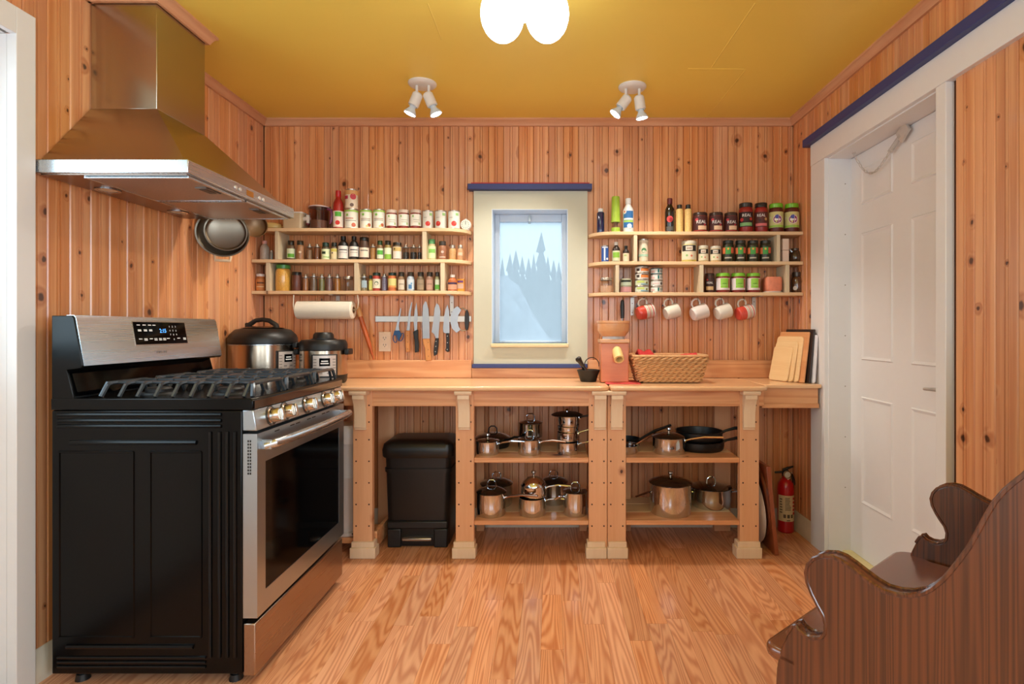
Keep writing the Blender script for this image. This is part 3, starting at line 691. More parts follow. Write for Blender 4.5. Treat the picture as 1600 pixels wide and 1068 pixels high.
# ------------------------------------------------------------------ range hood
hd = thing('range_hood', 'stainless steel chimney range hood above the gas range', 'range hood', (0,0,0))
HY0, HY1, HXF = 1.825, 2.577, -1.188
can = MB(); wth = .002
r0 = [(XL+.004, HY0, 1.672), (HXF, HY0, 1.672), (HXF, HY1, 1.672), (XL+.004, HY1, 1.672)]
MB().loft([r0, [(p[0], p[1], 1.718) for p in r0]], True).build('rim', STEEL, hd, bevel=.003)
CY0, CY1, CXF = 2.055, 2.345, -1.452
ru = [(XL+.004, HY0+.025, 1.718), (HXF-.025, HY0+.025, 1.718), (HXF-.025, HY1-.025, 1.718), (XL+.004, HY1-.025, 1.718)]
rt = [(XL+.004, CY0, 1.972), (CXF, CY0, 1.972), (CXF, CY1, 1.972), (XL+.004, CY1, 1.972)]
MB().loft([ru, rt], True).build('canopy', HOODS, hd)
MB().box(XL+.004, CXF-.002, CY0+.002, CY1-.002, 1.972, 2.36).build('chimney', HOODS, hd, bevel=.002)
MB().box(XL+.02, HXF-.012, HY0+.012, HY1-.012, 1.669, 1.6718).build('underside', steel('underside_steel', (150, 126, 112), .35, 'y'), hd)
fm, fnt, fp = newmat('perforated_filter'); fp.inputs['Metallic'].default_value = .8; fp.inputs['Roughness'].default_value = .45
fv, _, fo, _ = coords(fnt, (1,1,1)); vo = N(fnt, 'ShaderNodeTexVoronoi'); vo.inputs['Scale'].default_value = 170; vo.inputs['Randomness'].default_value = 0; fnt.links.new(fo, vo.inputs['Vector'])
fnt.links.new(mixc(fnt, math_n(fnt, 'LESS_THAN', vo.outputs['Distance'], .30), rgb((190, 170, 156)), rgb((70, 56, 50))), fp.inputs['Base Color'])
for a, b_ in ((1.85, 2.19), (2.20, 2.545)):
    f_ = MB().box(-1.545, -1.205, a, b_, 1.664, 1.669).build('filter', fm, hd, bevel=.001)
    fr_ = MB()
    for q in ((-1.548, -1.540, a, b_), (-1.21, -1.202, a, b_), (-1.5399, -1.2101, a, a+.007), (-1.5399, -1.2101, b_-.007, b_)): fr_.box(q[0], q[1], q[2], q[3], 1.6625, 1.6688)
    fr_.build('filter_frame', STEEL, f_)
    MB().box(-1.262, -1.222, (a+b_)/2-.045, (a+b_)/2+.045, 1.660, 1.664).build('filter_latch', mat((120, 112, 106), .3, metal=.9), f_, bevel=.001)
    MB().box(-1.255, -1.229, (a+b_)/2-.03, (a+b_)/2+.03, 1.6585, 1.660).build('latch_slot', BLACKP, f_)
for y in (2.03, 2.41):
    l = MB().lathe([(.030,0),(.040,0),(.040,.004),(.030,.004)], 20, (-1.612, y, 1.6645)).build('lamp_ring', STEEL, hd)
    MB().lathe([(0,0),(.029,0),(.029,.003),(0,.003)], 20, (-1.612, y, 1.6655)).build('lamp_glass', mat((226, 214, 196), .25), l)
MB().box(HXF, HXF+.0012, 2.175, 2.225, 1.684, 1.706).build('display', mat((150, 92, 30), .2, emit=.12), hd)
bt = MB()
for y in (2.10, 2.13, 2.27, 2.30): bt.lathe([(0,0),(.008,0),(.007,.003),(0,.003)], 12, (HXF, y, 1.695), Matrix.Rotation(PI/2, 3, 'Y'))
bt.build('buttons', mat((220, 214, 208), .3, metal=.5), hd)
# crown moulding boxed round the chimney
pr = [(0,-.040),(.012,-.040),(.016,-.030),(.026,-.014),(.034,-.010),(.034,0),(0,0)]
def loop(o, u): return [(XL, CY0-o, HC+u), (CXF+o, CY0-o, HC+u), (CXF+o, CY1+o, HC+u), (XL, CY1+o, HC+u)]
rings = [loop(o, u) for o, u in pr]
b = MB(); vs = [p for r in rings for p in r]; fs = []
for i in range(len(rings)-1):
    for k in range(3): fs.append((i*4+k, i*4+k+1, (i+1)*4+k+1, (i+1)*4+k))
struct(b.add(vs, fs).build('trim_9', CROWNY))
# ------------------------------------------------------------------ dark settle in the foreground
BD = Vector((.643, -.766)); LD = Vector((.766, .643)); BA = Vector((.50, 1.104)); BL = .785
bench = thing('settle_bench', 'dark stained pine settle with scrolled ends facing the white door', 'bench', (BA.x, BA.y, 0))
bench.rotation_euler = (0, 0, math.atan2(LD.y, LD.x))     # local x along the bench, local -y towards its back
PRof = [(92,1068),(95,1000),(105,940),(122,890),(145,840),(165,808),(180,805),(195,828),(225,850),(262,862),(300,858),(315,840),(318,800),(305,755),(280,710),(255,660),(235,610),(228,565),(238,530),(262,503),(300,490),(345,492),(385,508),(430,540),(480,580),(530,618),(580,648),(640,665),(700,670),(760,660),(800,640),(850,600),(890,555),(930,505),(970,450),(1010,380),(1050,305),(1090,240),(1130,195),(1170,160),(1219,122)]
prof = []
for cx, cy in PRof:
    px, py = 1180+cx/2.902, 700+cy/2.902
    u = ((px-VX)*BA.y-F*BA.x)/(F*BD.x-BD.y*(px-VX)); d = BA.y+BD.y*u
    prof.append((-u, CH-(py-VY)*d/F))
top = prof[-1]
prof += [(top[0]-.02, top[1]+.03), (top[0]-.035, top[1]+.075), (top[0]-.05, top[1]+.14), (top[0]-.075, top[1]+.17), (top[0]-.11, top[1]+.17), (top[0]-.11, .02), (top[0]-.06, 0), (top[0]+.06, 0), (top[0]+.10, .07), (-.10, .07), (-.06, 0), (prof[0][0]+.01, 0), (prof[0][0]+.012, .25)]
th = .034
for x in (0, BL-th):
    p = MB().prism(prof, 'yz', x, x+th).build('end_panel', BENCHW, bench, bevel=.006, seg=3)
    # moulded bead running along the scrolled edge
    e = MB(); path = prof[4:len(PRof)+4]
    for xx in (x+.002, x+th-.002): e.tube([(xx, q[0], q[1]) for q in path], .0045, 6)
    e.build('edge_bead', BENCHW, p)
seat = [(-.005, .06)]
SF = .093
pl = [(0.002, -.40), (0.002, 0)]+[(.002-.0, 0)]
so = [(th+.001, -.42), (th+.001, .0), (.0, .012), (.0, SF-.03)]+[(.03-.03*math.cos(a), SF-.03+.03*math.sin(a)) for a in [PI/2*i/5 for i in range(1, 6)]]+[(BL-.05+.05*math.sin(a), SF-.05+.05*math.cos(a)) for a in [PI/2*i/5 for i in range(6)]]+[(BL, .012), (BL-th-.001, 0), (BL-th-.001, -.42)]
MB().prism(so, 'xy', .478, .505).build('seat', BENCHS, bench, bevel=.010, seg=3)
MB().box(th+.001, BL-th-.001, -.45, -.425, .10, top[1]+.13).build('backrest', BENCHW, bench, bevel=.003)
MB().box(th+.001, BL-th-.001, -.03, -.008, .12, .477).build('front_board', BENCHW, bench, bevel=.002)
# ------------------------------------------------------------------ ceiling lights
gl = thing('ceiling_light', 'ceiling light with a cluster of glowing white opal globes', 'ceiling light', (X(819,1.84), 1.86, HC))
MB().lathe([(0,0),(.11,0),(.11,-.012),(.09,-.03),(.02,-.04),(.02,-.07),(0,-.07)][::-1], 24).build('ceiling_plate', WHITEPL, gl)
for dx, dy in ((-.075, .02), (.075, .02), (0, -.11)):
    MB().tube([(0,0,-.055), (dx*.6, dy*.6, -.075), (dx, dy, -.085)], .010, 8).build('arm', WHITEPL, gl)
    R = .074; pf = [(R*math.sin(PI*i/14)*1.0, -.085-R*1.26*(1-math.cos(PI*i/14))) for i in range(15)]; pf[0] = (0, pf[0][1]); pf[-1] = (0, pf[-1][1])
    MB().lathe(pf, 24, (dx, dy, 0)).build('globe', GLOW, gl)
def spotlight(px, py, label, heads):
    d = (HC-CH)*F/(VY-py); x = X(px, d)
    t = thing('spot_light', label, 'spot light', (x, d, HC), group='white ceiling spots')
    MB().lathe([(0,-.017),(.050,-.017),(.064,-.013),(.071,-.006),(.071,0),(0,0)], 26).build('ceiling_plate', WHITEPL, t)
    for hx, dx, dz, dy in heads:
        a = Vector((hx, -.01, -.015)); j = a+Vector((0, 0, -.058)); dr_ = Vector((dx, dy, dz)).normalized()
        MB().tube([a, j], .007, 8).build('stem', WHITEPL, t)
        q = dr_.to_track_quat('Z', 'Y').to_matrix()
        h = MB().lathe([(0,-.022),(.020,-.020),(.026,-.012),(.027,.046),(.024,.048),(.022,.050)], 18, j, q).build('lamp_head', WHITEPL, t)
        MB().lathe([(.014,.046),(.016,.062),(.031,.086),(.032,.092),(.029,.093)], 18, j, q).build('bulb_reflector', mat((206, 214, 220), .3), h)
        MB().lathe([(0,.0905),(.029,.0905),(.029,.0925),(0,.0925)], 18, j, q).build('bulb', BULB, h)
        l = bpy.data.lights.new('spot_beam', 'SPOT'); l.energy = 44; l.spot_size = math.radians(100); l.spot_blend = .7; l.shadow_soft_size = .03; l.color = (1.0, .93, .82)
        lo = bpy.data.objects.new('spot_beam', l); COL.objects.link(lo); lo.parent = t; lo.location = j+dr_*.10; lo.rotation_euler = (-dr_).to_track_quat('Z', 'Y').to_euler()
spotlight(660, 130, 'white two headed ceiling spot left of the window', ((-.026, -.36, -.9, -.02), (.034, .36, -.85, .06)))
spotlight(988, 135, 'white two headed ceiling spot right of the window', ((-.034, -.60, -.8, -.04), (.034, .14, -.9, .05)))
# ------------------------------------------------------------------ jars, tins and bottles on the shelves
SILV = mat((190, 182, 172), .28, metal=.9); DKLID = mat((28, 24, 22), .35); WHLBL = mat((226, 220, 206), .6)
def content(c): return mat(c, .5, var=.35, nscale=160, coat=.3)
def vessel(kind, name, label, cat, px0, px1, pyt, base, c, lid=None, lbl=None, marks=(), text=None, d=3.215, pyb=None, fill=None, group=None, body=None):
    """px0..px1 width and pyt top in the photograph, standing at height base on a shelf whose depth is d"""
    x = X((px0+px1)/2, d); r = (px1-px0)/2*d/F*.96; dc = max(3.16+r+.004, min(d, YB-r-.006)); x = X((px0+px1)/2, dc)
    r = (px1-px0)/2*dc/F*.95; h = Z(pyt, dc)-base
    t = thing(name, label, cat, (x, dc, base), 0, group); fa = -math.atan2(x, dc)*.85      # labels are turned to face the middle of the room
    seg = 22
    def L(pf, nm, m, par=t): return MB().lathe([(a*r, b*h) for a, b in pf], seg).build(nm, m, par)
    bm_ = body or content(c)
    if kind == 'can':
        L([(0,0),(.97,0),(.97,.03),(.95,.04),(.95,.95),(.97,.96),(.97,1),(.92,1),(.90,.975),(0,.975)], 'can', SILV)
        R = r*.955; z0, z1 = .05*h, .945*h
        L([(.957,.05),(.957,.945)], 'wrapper', mat(c, .45, coat=.2))
    elif kind == 'jar':
        L([(0,0),(.88,0),(.96,.04),(.96,.72),(.90,.80),(.80,.84),(.80,.90),(0,.90)], 'jar', bm_)
        L([(.86,.85),(.90,.86),(.90,.98),(.84,1.0),(0,1.0)], 'lid', mat(lid, .35, coat=.2) if lid else SILV)
        R = r*.965
    elif kind == 'squat':
        L([(0,0),(.90,0),(.97,.05),(.97,.78),(.92,.84),(0,.84)], 'jar', bm_)
        L([(.92,.83),(.95,.84),(.95,.97),(.90,1.0),(0,1.0)], 'lid', mat(lid, .35, coat=.2) if lid else SILV)
        R = r*.975
    elif kind == 'spice':
        L([(0,0),(.90,0),(.95,.03),(.95,.62),(.80,.74),(.66,.78),(.66,.84),(0,.84)], 'jar', bm_)
        L([(.70,.78),(.74,.79),(.74,.98),(.68,1.0),(0,1.0)], 'cap', mat(lid, .35, coat=.2) if lid else SILV)
        R = r*.955
    elif kind == 'tube':
        fl = fill or .62
        L([(0,.015),(.80,.015),(.82,.04),(.82,fl),(0,fl)], 'contents', content(c))
        L([(.80,0),(.88,.02),(.88,.80)], 'glass_tube', CLEAR)
        L([(.88,.80),(1.0,.80),(1.0,.835),(.52,.85),(.42,.87),(.42,.97),(.34,1.0),(0,1.0)], 'metal_cap', SILV)
        R = r*.89
    elif kind == 'bottle':
        L([(0,0),(.90,0),(.95,.02),(.95,.58),(.88,.68),(.55,.78),(.42,.82),(.42,.90),(0,.90)], 'bottle', bm_)
        L([(.46,.83),(.50,.84),(.50,.99),(.44,1.0),(0,1.0)], 'cap', mat(lid, .4) if lid else DKLID)
        R = r*.955
    elif kind == 'slim':     # straight tall bottle
        L([(0,0),(.94,0),(.96,.02),(.96,.80),(.86,.84),(.50,.86),(.50,.92),(0,.92)], 'bottle', bm_)
        L([(.62,.86),(.66,.865),(.66,.99),(.6,1.0),(0,1.0)], 'cap', mat(lid, .35, coat=.3))
        R = r*.965
    elif kind == 'tin':
        L([(0,0),(.97,0),(.97,.08),(.94,.10),(.94,.88),(.97,.90),(.97,1),(.90,1),(.88,.93),(0,.93)], 'tin', SILV)
        L([(.947,.11),(.947,.87)], 'wrapper', mat(c, .45, coat=.2)); R = r*.95
    if lbl:
        z0, z1, lc = lbl[:3]; ha = lbl[3] if len(lbl) > 3 else 1.25
        MB().patch(R+.0003, fa-ha, fa+ha, z0*h, z1*h).build('label', mat(lc, .6), t)
    for k, mk_ in enumerate(marks):
        if mk_[0] == 'o': _, a, z, rr_, mc = mk_[:5]; MB().disc(R+.0010, fa+a, z*h, rr_*r).build('printed_mark', mat(mc, .55), t)
        else: _, a0, a1, z0, z1, mc = mk_; MB().patch(R+.0009, fa+a0, fa+a1, z0*h, z1*h).build('printed_mark', mat(mc, .55), t)
    if text:
        s, z, sz, tc, a = text; mesh_text('lettering', s, sz*r, mat(tc, .5), t, R=R+.0018, z=z*h, a=fa+a)
    return t
TL, ML, BLs = ZL; TR, MR, BR = ZR
GRN = (120, 176, 62); RED = (204, 44, 34); DG = (26, 52, 40); OFFW = (226, 222, 206)
# ---- left, top board
v = vessel
def lying_bag():
    t = thing('bread_bag', 'pale yellow bag lying at the hood end of the top spice shelf', 'bag', (X(425,3.23), 3.232, TL))
    MB().loft([[(sx*.055*math.cos(a)*s, .045*math.sin(a)*s, .021+.021*max(-1, s*1.0)*math.sin(0)+z) for a in [2*PI*i/14 for i in range(14)]] for s, z, sx in ((.75,-.021,1),(1,-.012,1.05),(1.02,.0,1.1),(.9,.013,1.05),(.5,.022,.9))]).build('bag', mat((214, 186, 120), .4, coat=.3), t)
    MB().tube([(.05,0,.02),(.062,-.005,.018),(.075,-.004,.024)], [.010,.004,.009], 8).build('twisted_end', mat((196, 160, 96), .4), t)
lying_bag()
t = thing('drink_dispenser', 'pale plastic drink dispenser with white tap beside the clear pitcher', 'dispenser', (X(460,3.22), 3.235, TL))
MB().loft([[(p[0], p[1], z) for p in rrect(w, .10, .015)] for w, z in ((.108, 0), (.118, .09))]).build('tank', mat((206, 184, 150), .3, coat=.3), t)
MB().loft([[(p[0], p[1], z) for p in rrect(w, .104, .015)] for w, z in ((.122, .09), (.122, .097))]).build('lid', WHITEPL, t)
MB().tube([(.055,-.02,.060),(.085,-.03,.062),(.10,-.03,.058)], [.012,.013,.008], 10).tube([(.085,-.03,.080),(.085,-.03,.030)], [.012,.008], 10).build('tap', WHITEPL, t)
MB().lathe([(0,.024),(.009,.024),(.011,.034),(0,.034)], 10, (.083,-.03,0)).build('tap_tip', mat((110, 30, 40), .4), t)
t = thing('plastic_pitcher', 'clear plastic pitcher with white lid and purple handle on the top shelf', 'pitcher', (X(498.5,3.222), 3.222, TL))
MB().lathe([(0,0),(.046,0),(.050,.004),(.054,.126),(.052,.127),(.048,.006),(0,.004)], 24).build('jug', CLEARP, t)
MB().lathe([(0,.006),(.047,.006),(.049,.050),(0,.050)], 24).build('contents', mat((168, 134, 104), .5, var=.3), t)
MB().lathe([(0,.126),(.058,.126),(.058,.131),(.030,.140),(0,.141)], 24).build('lid', mat((224, 204, 204), .4), t)
MB().tube([(.052,-.01,.118),(.072,-.01,.112),(.078,-.01,.085),(.074,-.01,.050),(.066,-.01,.032)], [.006,.008,.008,.008,.004], 8).build('handle', mat((120, 52, 92), .35), t)
v('bottle','sauce_bottle','tall red tomato sauce bottle with red cap on the top shelf','bottle',520,537.5,298,TL,(168,32,20),lid=(196,36,34),lbl=(.05,.46,(232,216,200)),marks=[('r',-.6,.6,.32,.44,(86,168,52)),('o',-.1,.16,.42,RED)])
s_ = v('can','food_can','can with green top band under the stacked peach coloured can','can',538,560.5,328,TL,(226,222,206),marks=[('r',-1.4,1.4,.86,.94,(150,190,80)),('r',-.9,.3,.50,.55,(190,120,100)),('r',-.9,.7,.40,.43,(150,140,130)),('o',.35,.20,.30,(190,96,70)),('o',-.6,.70,.17,(140,180,80))])
v('can','food_can','peach and red can stacked on top of a green banded can','can',538.5,560,297,TL+s_.children[0].dimensions.z,(224,206,180),marks=[('r',-1.4,1.4,.72,.94,(218,164,104)),('o',.3,.62,.46,(196,60,70)),('r',-1.2,-.5,.5,.66,(190,50,80)),('o',.1,.2,.28,(110,86,76))])
gm_ = [('r',-1.4,1.4,.86,.94,(150,190,80)),('r',-.9,.7,.50,.53,(170,130,110)),('r',-.9,.7,.42,.45,(150,140,130)),('o',-.45,.72,.2,(120,176,70)),('o',.55,.20,.28,(170,84,50)),('o',.2,.14,.2,(220,190,120))]
v('can','food_can','green banded can right of the stacked pair of cans','can',562,582,328,TL,OFFW,marks=gm_)
v('can','food_can','green banded can next to the white labelled red jars','can',582.6,602.3,328,TL,OFFW,marks=gm_)
for k, (a, b_, w) in enumerate(((603,621,'leftmost'),(622,640,'middle'),(640.6,659,'rightmost'))):
    v('squat','sauce_jar','%s of three red sauce jars with white labels on the top shelf' % w,'jar',a,b_,328.5,TL,(128,34,20),lid=(206,186,170),lbl=(.16,.76,(226,222,208)),marks=[('r',-.6,-.35,.60,.70,(130,180,90)),('r',-.4,.7,.34,.37,(170,160,140)),('r',-.4,.7,.44,.47,(170,160,140)),('r',.5,.75,.22,.32,(150,180,110))],group='red sauce jars')
for k, (a, b_, w) in enumerate(((659.5,678,'left'),(679,698.5,'middle'),(699.5,719.5,'right'))):
    v('can','tomato_can','%s of three white cans with a red tomato picture' % w,'can',a,b_,330,TL,(230,226,214),marks=[('o',(.0,-.45,.0)[k],.28,.42,(214,56,48)),('o',(.2,-.3,.2)[k],.32,.15,(232,110,90)),('r',.3,.8,.72,.86,(150,196,120)),('r',-.8,-.2,.60,.63,(190,180,170))],group='tomato cans')
t = thing('kitchen_timer', 'small round white dial timer at the end of the top shelf', 'timer', (X(728,3.24), 3.24, TL))
MB().lathe([(0,0),(.029,0),(.031,.006),(.031,.022),(.027,.028),(0,.028)], 28, (0,.012,.031), Matrix.Rotation(PI/2, 3, 'X')).build('case', WHITEPL, t)
df = MB().lathe([(0,.0283),(.024,.0283),(.024,.0288),(0,.0288)], 24, (0,.012,.031), Matrix.Rotation(PI/2, 3, 'X')).build('dial', mat((206, 212, 200), .5), t)
b = MB()
for k in range(12): a = k*PI/6; b.box(-.001, .001, -.0175, -.0170, .017, .022).xf(Matrix.Translation((0,0,.031)) @ Matrix.Rotation(a, 4, 'Y'), len(b.v)-8)
b.build('dial_marks', mat((70, 74, 76), .5), df)
MB().box(-.0012,.0012,-.0178,-.0172,.031,.048).build('hand', DKLID, df); MB().lathe([(0,.06),(.008,.06),(.008,.066),(0,.068)], 12).build('button', WHITEPL, t)
MB().box(-.018,.018,-.012,.012,0,.006).build('foot', WHITEPL, t)
# ---- left, middle board
v('bottle','small_bottle','small bottle with pink cap at the wall end of the middle spice shelf','bottle',406,421,376,ML,(176,164,150),lid=(214,160,150))
v('jar','small_jar','tiny glass jar beside the pink capped bottle','jar',421.5,427,391,ML,(150,150,140))
sp = [(448,461.5,376,(92,66,40),(30,26,20),(.10,.58,(206,214,180)),[('r',-.8,.8,.14,.32,(92,158,40))],'spice jar with green and white label, first after the shelf divider'),
 (462.5,476,376,(150,104,66),(44,40,28),None,[('o',0,.40,.30,(214,190,160))],'spice jar of brown powder with round pale mark'),
 (502,516,379,(70,60,40),(24,56,46),(.05,.62,(216,224,180)),[('r',-.9,.0,.34,.48,(40,60,40)),('r',-.5,.9,.14,.2,(150,190,110))],'dark green capped jar with a cream leaf label'),
 (516.5,528,379,(90,70,46),(22,30,26),(.05,.66,(222,206,160)),[('r',-.9,.9,.48,.64,(206,190,90)),('o',-.5,.4,.2,(60,40,60))],'dark capped jar with a yellow topped label beside the black bottles')]
for a, b_, tp, c, l, lb, mk_, nm in sp: v('spice','spice_jar',nm,'jar',a,b_,tp,ML,c,lid=l,lbl=lb,marks=mk_)
v('tube','spice_tube','silver capped spice tube with pale contents right of the brown powder jar','jar',478,489,381,ML,(140,104,74))
v('tube','spice_tube','silver capped spice tube of brown spice left of the cream leaf label','jar',490,501,381,ML,(126,72,36),fill=.74)
tl = [('r',-.8,.8,.40,.44,(90,86,84)),('r',-.8,.8,.30,.32,(150,144,138))]
v('bottle','extract_bottle','left of two black extract bottles with plain white labels','bottle',528,545,369,ML,(16,14,13),lid=(14,13,12),lbl=(.07,.58,(222,214,204)),marks=tl)
v('bottle','extract_bottle','right of two black extract bottles with plain white labels','bottle',545.3,561,369,ML,(16,14,13),lid=(14,13,12),lbl=(.14,.56,(226,216,204)),marks=tl)
v('squat','spice_jar','wide black capped jar with a cream label beside the black bottles','jar',561.5,577,371,ML,(74,48,32),lid=(16,15,14),lbl=(.12,.54,(222,206,184)),marks=tl[:1])
v('tube','spice_tube','silver capped tube of tan spice after the wide black capped jar','jar',577.5,588,381,ML,(178,124,66),fill=.75)
v('spice','spice_jar','green capped jar with bright green label in the middle of the shelf','jar',588.5,599.5,376,ML,(120,90,50),lid=(40,70,34),lbl=(.08,.60,(214,220,190)),marks=[('r',-.9,.9,.28,.5,(84,164,60))])
v('spice','spice_jar','dark capped jar with pale over green label','jar',600,612.5,376,ML,(130,110,50),lid=(34,34,24),lbl=(.05,.62,(214,218,186)),marks=[('r',-1,1,.05,.3,(130,176,60))])
v('squat','spice_jar','black lidded squat jar with a tan and white label','jar',613.5,628,379,ML,(96,76,44),lid=(26,22,18),lbl=(.08,.74,(220,208,196)),marks=[('r',-1,1,.50,.72,(192,164,96)),('o',-.6,.62,.18,(50,40,30))])
for k, (a, b_) in enumerate(((628.5,640),(640.5,652),(652.3,659))):
    v('tube','spice_tube','%s silver capped tube of dark seeds by the right divider' % ('first','second','third')[k],'jar',a,b_,382,ML,(44,34,28),fill=.5,group='dark seed tubes')
v('spice','spice_jar','large green capped jar with light green label past the right divider','jar',668,682,374,ML,(190,180,130),lid=(96,168,110),lbl=(.08,.66,(206,218,170)),marks=[('r',-.8,.8,.34,.52,(130,190,90))])
v('spice','spice_jar','dark capped jar of brown spice past the right divider','jar',684,699,377,ML,(150,96,64),lid=(56,48,40),marks=[('o',0,.42,.30,(206,180,166)),('r',-.7,.7,.12,.18,(206,180,160))])
v('spice','spice_jar','silver capped jar of tan seeds near the rounded shelf end','jar',701,713.5,383,ML,(196,152,98),lid=None)
v('spice','spice_jar','last silver capped jar at the rounded end of the middle shelf','jar',714,724,383,ML,(202,150,106),lid=None,marks=[('r',-.8,.8,.3,.5,(222,190,160))])
# ---- left, lower board
v('jar','vitamin_jar','small white lidded jar with orange label in the left corner','jar',400,414.5,428,BLs,(190,110,50),lid=(228,216,208),lbl=(.06,.70,(214,134,70)),marks=[('r',-.8,.8,.44,.52,(110,60,30)),('r',-.8,.8,.24,.28,(240,210,160))])
v('jar','grain_jar','large jar of yellow grain with bright green lid','jar',430.5,455,414,BLs,(222,160,62),lid=(62,140,62),body=mat((218,160,70), .3, var=.5, nscale=220, coat=.8))
v('squat','cocoa_jar','brown jar with black lid beside the grain jar','jar',455.8,471.5,425,BLs,(92,44,28),lid=(24,20,20))
for a, b_, c, w in ((472,483.5,(164,104,60),'reddish flakes'),(484.5,496.5,(112,88,66),'dark brown seeds'),(497.5,508.5,(128,122,74),'olive green herbs'),(509,520.5,(128,92,84),'purplish spice'),(521.5,533,(176,112,44),'ochre powder')):
    v('tube','spice_tube','silver capped glass tube of '+w+' on the lower shelf','jar',a,b_,428 if a != 484.5 else 427,BLs,c,fill=.72)
v('squat','glass_jar','clear glass jar of mixed bits left of the middle divider','jar',535.5,552,432,BLs,(150,110,60),body=CLEAR)
v('tube','spice_tube','wide clear tube with silver cap right of the middle divider','jar',562.5,576,428,BLs,(150,130,90),fill=.45,lbl=(.2,.62,(150,170,180),.7))
v('spice','spice_jar','narrow jar with yellow label half hidden by the green lidded jar','jar',576,582.5,430,BLs,(150,130,60),lid=(30,60,50),lbl=(.1,.66,(206,206,110)))
v('squat','spice_jar','left of two dark green lidded squat jars on the lower shelf','jar',582,595,426,BLs,(170,60,46),lid=DG,lbl=(.16,.66,(222,214,190)),marks=[('o',0,.42,.5,(60,90,60)),('o',0,.40,.36,(222,214,190))])
v('tube','spice_tube','tube of purple spice between the two dark green lids','jar',595.3,606,427,BLs,(120,104,124),fill=.76)
v('squat','spice_jar','right of two dark green lidded squat jars on the lower shelf','jar',606.3,620,426,BLs,(196,110,60),lid=DG,lbl=(.2,.68,(214,206,130)),marks=[('r',-.9,.9,.2,.3,(226,150,80))])
for a, b_, c, lc, w in ((621,633.5,(140,110,80),(206,190,170),'with faded grey label'),(635,648.5,(170,180,190),(200,210,216),'with blue and white label'),(650.5,664,(112,92,66),(150,130,104),'of dark green herbs'),(665,678,(150,112,92),(190,150,130),'of rosy spice'),(679,687.5,(150,150,110),(206,212,190),'with green and white label')):
    mks = [('r',-.5,.3,.12,.34,(70,120,170)),('o',.2,.4,.2,(90,150,190))] if 'blue' in w else ([('r',-1,1,.1,.34,(92,160,60))] if 'green and' in w else [('r',-.6,.6,.35,.38,(120,100,80))])
    v('spice','spice_jar','dark capped square shouldered spice jar '+w,'jar',a,b_,425,BLs,c,lid=(60,52,44),lbl=(.08,.60,lc,.9),marks=mks)
v('bottle','honey_bottle','amber honey bottle with white cap at the rounded lower shelf end','bottle',699,715,429,BLs,(176,92,40),lid=(224,214,206),lbl=(.10,.40,(206,150,120)),marks=[('r',-1.1,1.1,.42,.52,(60,44,80))])
t = thing('spice_box', 'yellow spice packet behind the amber honey bottle', 'box', (X(720,3.25), 3.25, BLs))
MB().box(-.020,.020,-.014,.014,0,.074).build('box', mat((222,150,50), .5), t, bevel=.0015); MB().box(-.018,.018,-.0146,-.014,.018,.046).build('printed_panel', mat((206,170,150), .5), t); MB().box(-.016,.016,-.0146,-.014,.052,.064).build('printed_band', mat((110,60,120), .5), t)
# ---- right, top board
v('slim','dropper_bottle','small cobalt blue bottle with white dropper cap','bottle',932,945,326,TR,(18,24,66),lid=(228,226,222),body=mat((16,22,70),.12,coat=.8))
t = thing('pepper_mill', 'tall lime green pepper mill between the blue and white bottles', 'mill', (X(962,3.22), 3.22, TR)); h = .210
MB().lathe([(0,0),(.0255,0),(.026,.003),(.026,.030),(0,.030)], 24).build('base', mat((164,196,62), .35, coat=.3), t)
MB().lathe([(0,.030),(.022,.030),(.022,.062),(0,.062)], 24).build('window', CLEAR, t); MB().lathe([(0,.030),(.013,.030),(.013,.062),(0,.062)], 14).build('peppercorns', mat((150,104,80), .6, var=.4), t)
MB().lathe([(0,.062),(.027,.062),(.0265,.07),(.0235,.204),(.021,h),(0,h)], 24).build('grip', mat((168,200,64), .35, coat=.3), t)
v('bottle','lotion_bottle','white squeeze bottle with blue and green label','bottle',972.5,991,310,TR,(232,228,222),lid=(236,232,228),lbl=(.14,.62,(40,104,164),1.0),marks=[('o',-.75,.60,.42,(232,228,222)),('o',-.75,.60,.18,(220,110,70)),('r',-.9,.95,.36,.41,(230,230,226)),('r',-.9,.95,.29,.35,(160,200,90)),('o',.2,.18,.42,(206,216,230))])
t = v('bottle','vinegar_bottle','tall dark bottle with wine red neck and red round seal','bottle',1038,1055,310,TR,(22,16,12),lid=(96,24,24),marks=[('o',.0,.38,.62,(214,62,60)),('r',-.7,.7,.06,.17,(80,74,68))],body=mat((20,14,10),.12,coat=.8))
MB().lathe([(0.0121,.150),(.0126,.15),(.0126,.19),(.0121,.19)], 16).build('neck_foil', mat((110,28,26), .4), t)
MB().disc(.0335, 0, .0735, .010, 14, .0006).build('seal_motif', mat((150,30,34), .5), t)
v('slim','dressing_bottle','left of two cream coloured dressing bottles with black caps','bottle',1055.5,1068,320,TR,(222,184,112),lid=(22,18,16))
v('slim','dressing_bottle','right of two cream coloured dressing bottles with black caps','bottle',1069,1081.5,320,TR,(222,184,112),lid=(22,18,16))
for k, (a, b_, w) in enumerate(((1082,1106,'leftmost'),(1107,1130.5,'middle'),(1131,1153,'rightmost'))):
    v('squat','salsa_jar','%s of three squat dark jars lettered REAL' % w,'jar',a,b_,333,TR,(120,34,20),lid=(60,40,34),lbl=(.10,.80,(74,30,26)),marks=[('r',-.3,.9,.12,.32,(226,186,150)),('o',-.5,.62,.22,(190,50,60)),('r',-1.1,1.1,.06,.10,(176,50,34)),('o',.6,.36,.16,(170,50,60))],text=('REAL',.50,.62,(238,230,224),.12),group='squat REAL jars')
